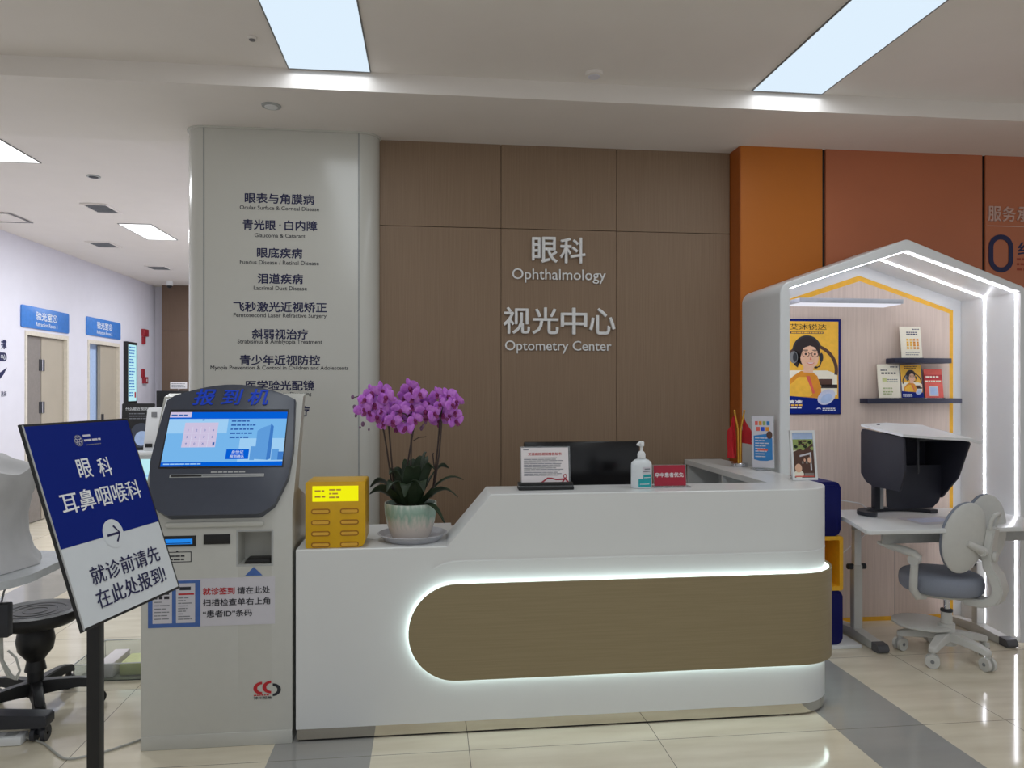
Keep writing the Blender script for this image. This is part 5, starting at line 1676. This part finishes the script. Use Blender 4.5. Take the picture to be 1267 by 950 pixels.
# black stool
SX, SY = -1.82, 3.615
st = thing('rolling_stool', 'round black rolling stool between the table and the sign pole', 'stool', (SX, SY, 0))
b = B(); b.lathe([(0, .40), (.10, .40), (.165, .41), (.188, .43), (.192, .45), (.185, .467), (.165, .473), (.15, .467), (.12, .464), (.0, .464)], (SX, SY, 0), M['black'], 56)
for r in (.05, .09, .125):
    b.tube([(SX + r * math.cos(RAD(a)), SY + r * math.sin(RAD(a)), .464) for a in range(0, 360, 12)], .0025, M['black'], 6, closed=True)
b.build('seat', st)
b = B(); b.lathe([(.045, .19), (.036, .235), (.045, .25), (.072, .285), (.08, .33), (.072, .375), (.06, .403)], (SX, SY, 0), M['black'], 32); b.build('bellows', st)
b = B(); b.lathe([(.04, .075), (.034, .10), (.032, .235)], (SX, SY, 0), M['black'], 24); b.build('column', st)
for k in range(5):
    a = RAD(12 + 72 * k); c, s_ = math.cos(a), math.sin(a)
    b = B(); t = bmesh.new(); rings = []
    for r, z, wv, h in ((.0, .11, .035, .032), (.09, .115, .03, .026), (.18, .115, .026, .02), (.245, .105, .028, .018), (.275, .095, .024, .016)):
        ctr = Vector((SX + c * r, SY + s_ * r, z)); sd = Vector((-s_, c, 0)) * wv; up = Vector((0, 0, h))
        rings.append([t.verts.new(ctr - sd - up), t.verts.new(ctr + sd - up), t.verts.new(ctr + sd * .7 + up), t.verts.new(ctr - sd * .7 + up)])
    for A, C in zip(rings, rings[1:]):
        for q in range(4):
            t.faces.new((A[q], A[(q + 1) % 4], C[(q + 1) % 4], C[q]))
    t.faces.new(rings[0]); t.faces.new(rings[-1])
    bmesh.ops.bevel(t, geom=t.edges[:], offset=.004, segments=2, affect='EDGES')
    b._add(t, M['black']); lg = b.build('base_leg', st)
    b = B(); ctr = Vector((SX + c * .255, SY + s_ * .255, 0)); sw = a + .6 + k * 1.3; tv = Vector((-math.sin(sw), math.cos(sw), 0))
    for sg in (-1, 1):
        p = ctr + tv * (.007 * sg) + Vector((0, 0, .0325)); b.cyl(p, p + tv * (.016 * sg), .032, M['black'], seg=20)
    b.cyl(ctr + Vector((0, 0, .03)), ctr + Vector((0, 0, .10)), .013, M['black'], seg=12); b.cyl(ctr - tv * .024 + Vector((0, 0, .0325)), ctr + tv * .024 + Vector((0, 0, .0325)), .009, M['chrome'], seg=10)
    b.build('caster', lg)

# power strip and floor cable
ps = thing('power_strip', 'white power strip on the floor beside the rolling stool at the left', 'power strip', (-1.85, 3.30, 0))
b = B(); b.box(-2.04, -1.70, 3.26, 3.325, .0008, .038, M['podwhite'], .006); b.build('housing', ps)
b = B()
for k in range(4):
    x = -2.00 + k * .075
    b.box(x, x + .045, 3.270, 3.315, .0375, .0395, M['grey'], .001)
b.build('sockets', ps)
b = B(); pts = [(-1.70, 3.30, .018), (-1.66, 3.295, .006), (-1.60, 3.253, .0055), (-1.495, 3.147, .0055), (-1.443, 3.115, .0055), (-1.387, 3.130, .0055), (-1.334, 3.155, .0055), (-1.281, 3.196, .0055), (-1.226, 3.246, .0055), (-1.192, 3.28, .0055)]
def smooth_pts(p, n=6):
    p = [Vector(q) for q in p]; out = []
    for i in range(len(p) - 1):
        a, b_, c, d = p[max(i - 1, 0)], p[i], p[i + 1], p[min(i + 2, len(p) - 1)]
        for k in range(n):
            t = k / n
            out.append(.5 * ((2 * b_) + (c - a) * t + (2 * a - 5 * b_ + 4 * c - d) * t * t + (3 * b_ - a - 3 * c + d) * t ** 3))
    return out + [p[-1]]
b.tube(smooth_pts(pts), .0045, M['cable'], 8)
tag(b.build('floor_cable'), 'grey cable curving over the floor from the power strip towards the kiosk', 'cable')

# clear plastic box behind the sign pole
cb = thing('clear_plastic_box', 'clear plastic box with lime contents on the floor behind the sign pole', 'box', (-1.5, 4.05, 0))
b = B()
bx = (-1.80, -1.30, 3.93, 4.30)
for q in ((bx[0], bx[1], bx[2], bx[2] + .004), (bx[0], bx[1], bx[3] - .004, bx[3]), (bx[0], bx[0] + .004, bx[2] + .004, bx[3] - .004), (bx[1] - .004, bx[1], bx[2] + .004, bx[3] - .004)):
    b.box(q[0], q[1], q[2], q[3], .001, .09, M['clear'])
b.box(bx[0] + .004, bx[1] - .004, bx[2] + .004, bx[3] - .004, .001, .005, M['clear'])
b.build('bin', cb)
b = B()
b.tube([(bx[0], bx[2], .09), (bx[1], bx[2], .09), (bx[1], bx[3], .09), (bx[0], bx[3], .09)], .003, M['inkwhite'], 6, closed=True); b.build('rim', cb)
b = B(); b.box(-1.60, -1.42, 3.98, 4.14, .006, .07, M['lime'], .01); b.build('lime_contents', cb)
b = B(); b.box(-1.40, -1.31, 3.96, 4.18, .006, .08, M['paper'], .006); b.box(-1.70, -1.62, 3.96, 4.18, .006, .08, M['paper'], .006); b.build('white_contents', cb)
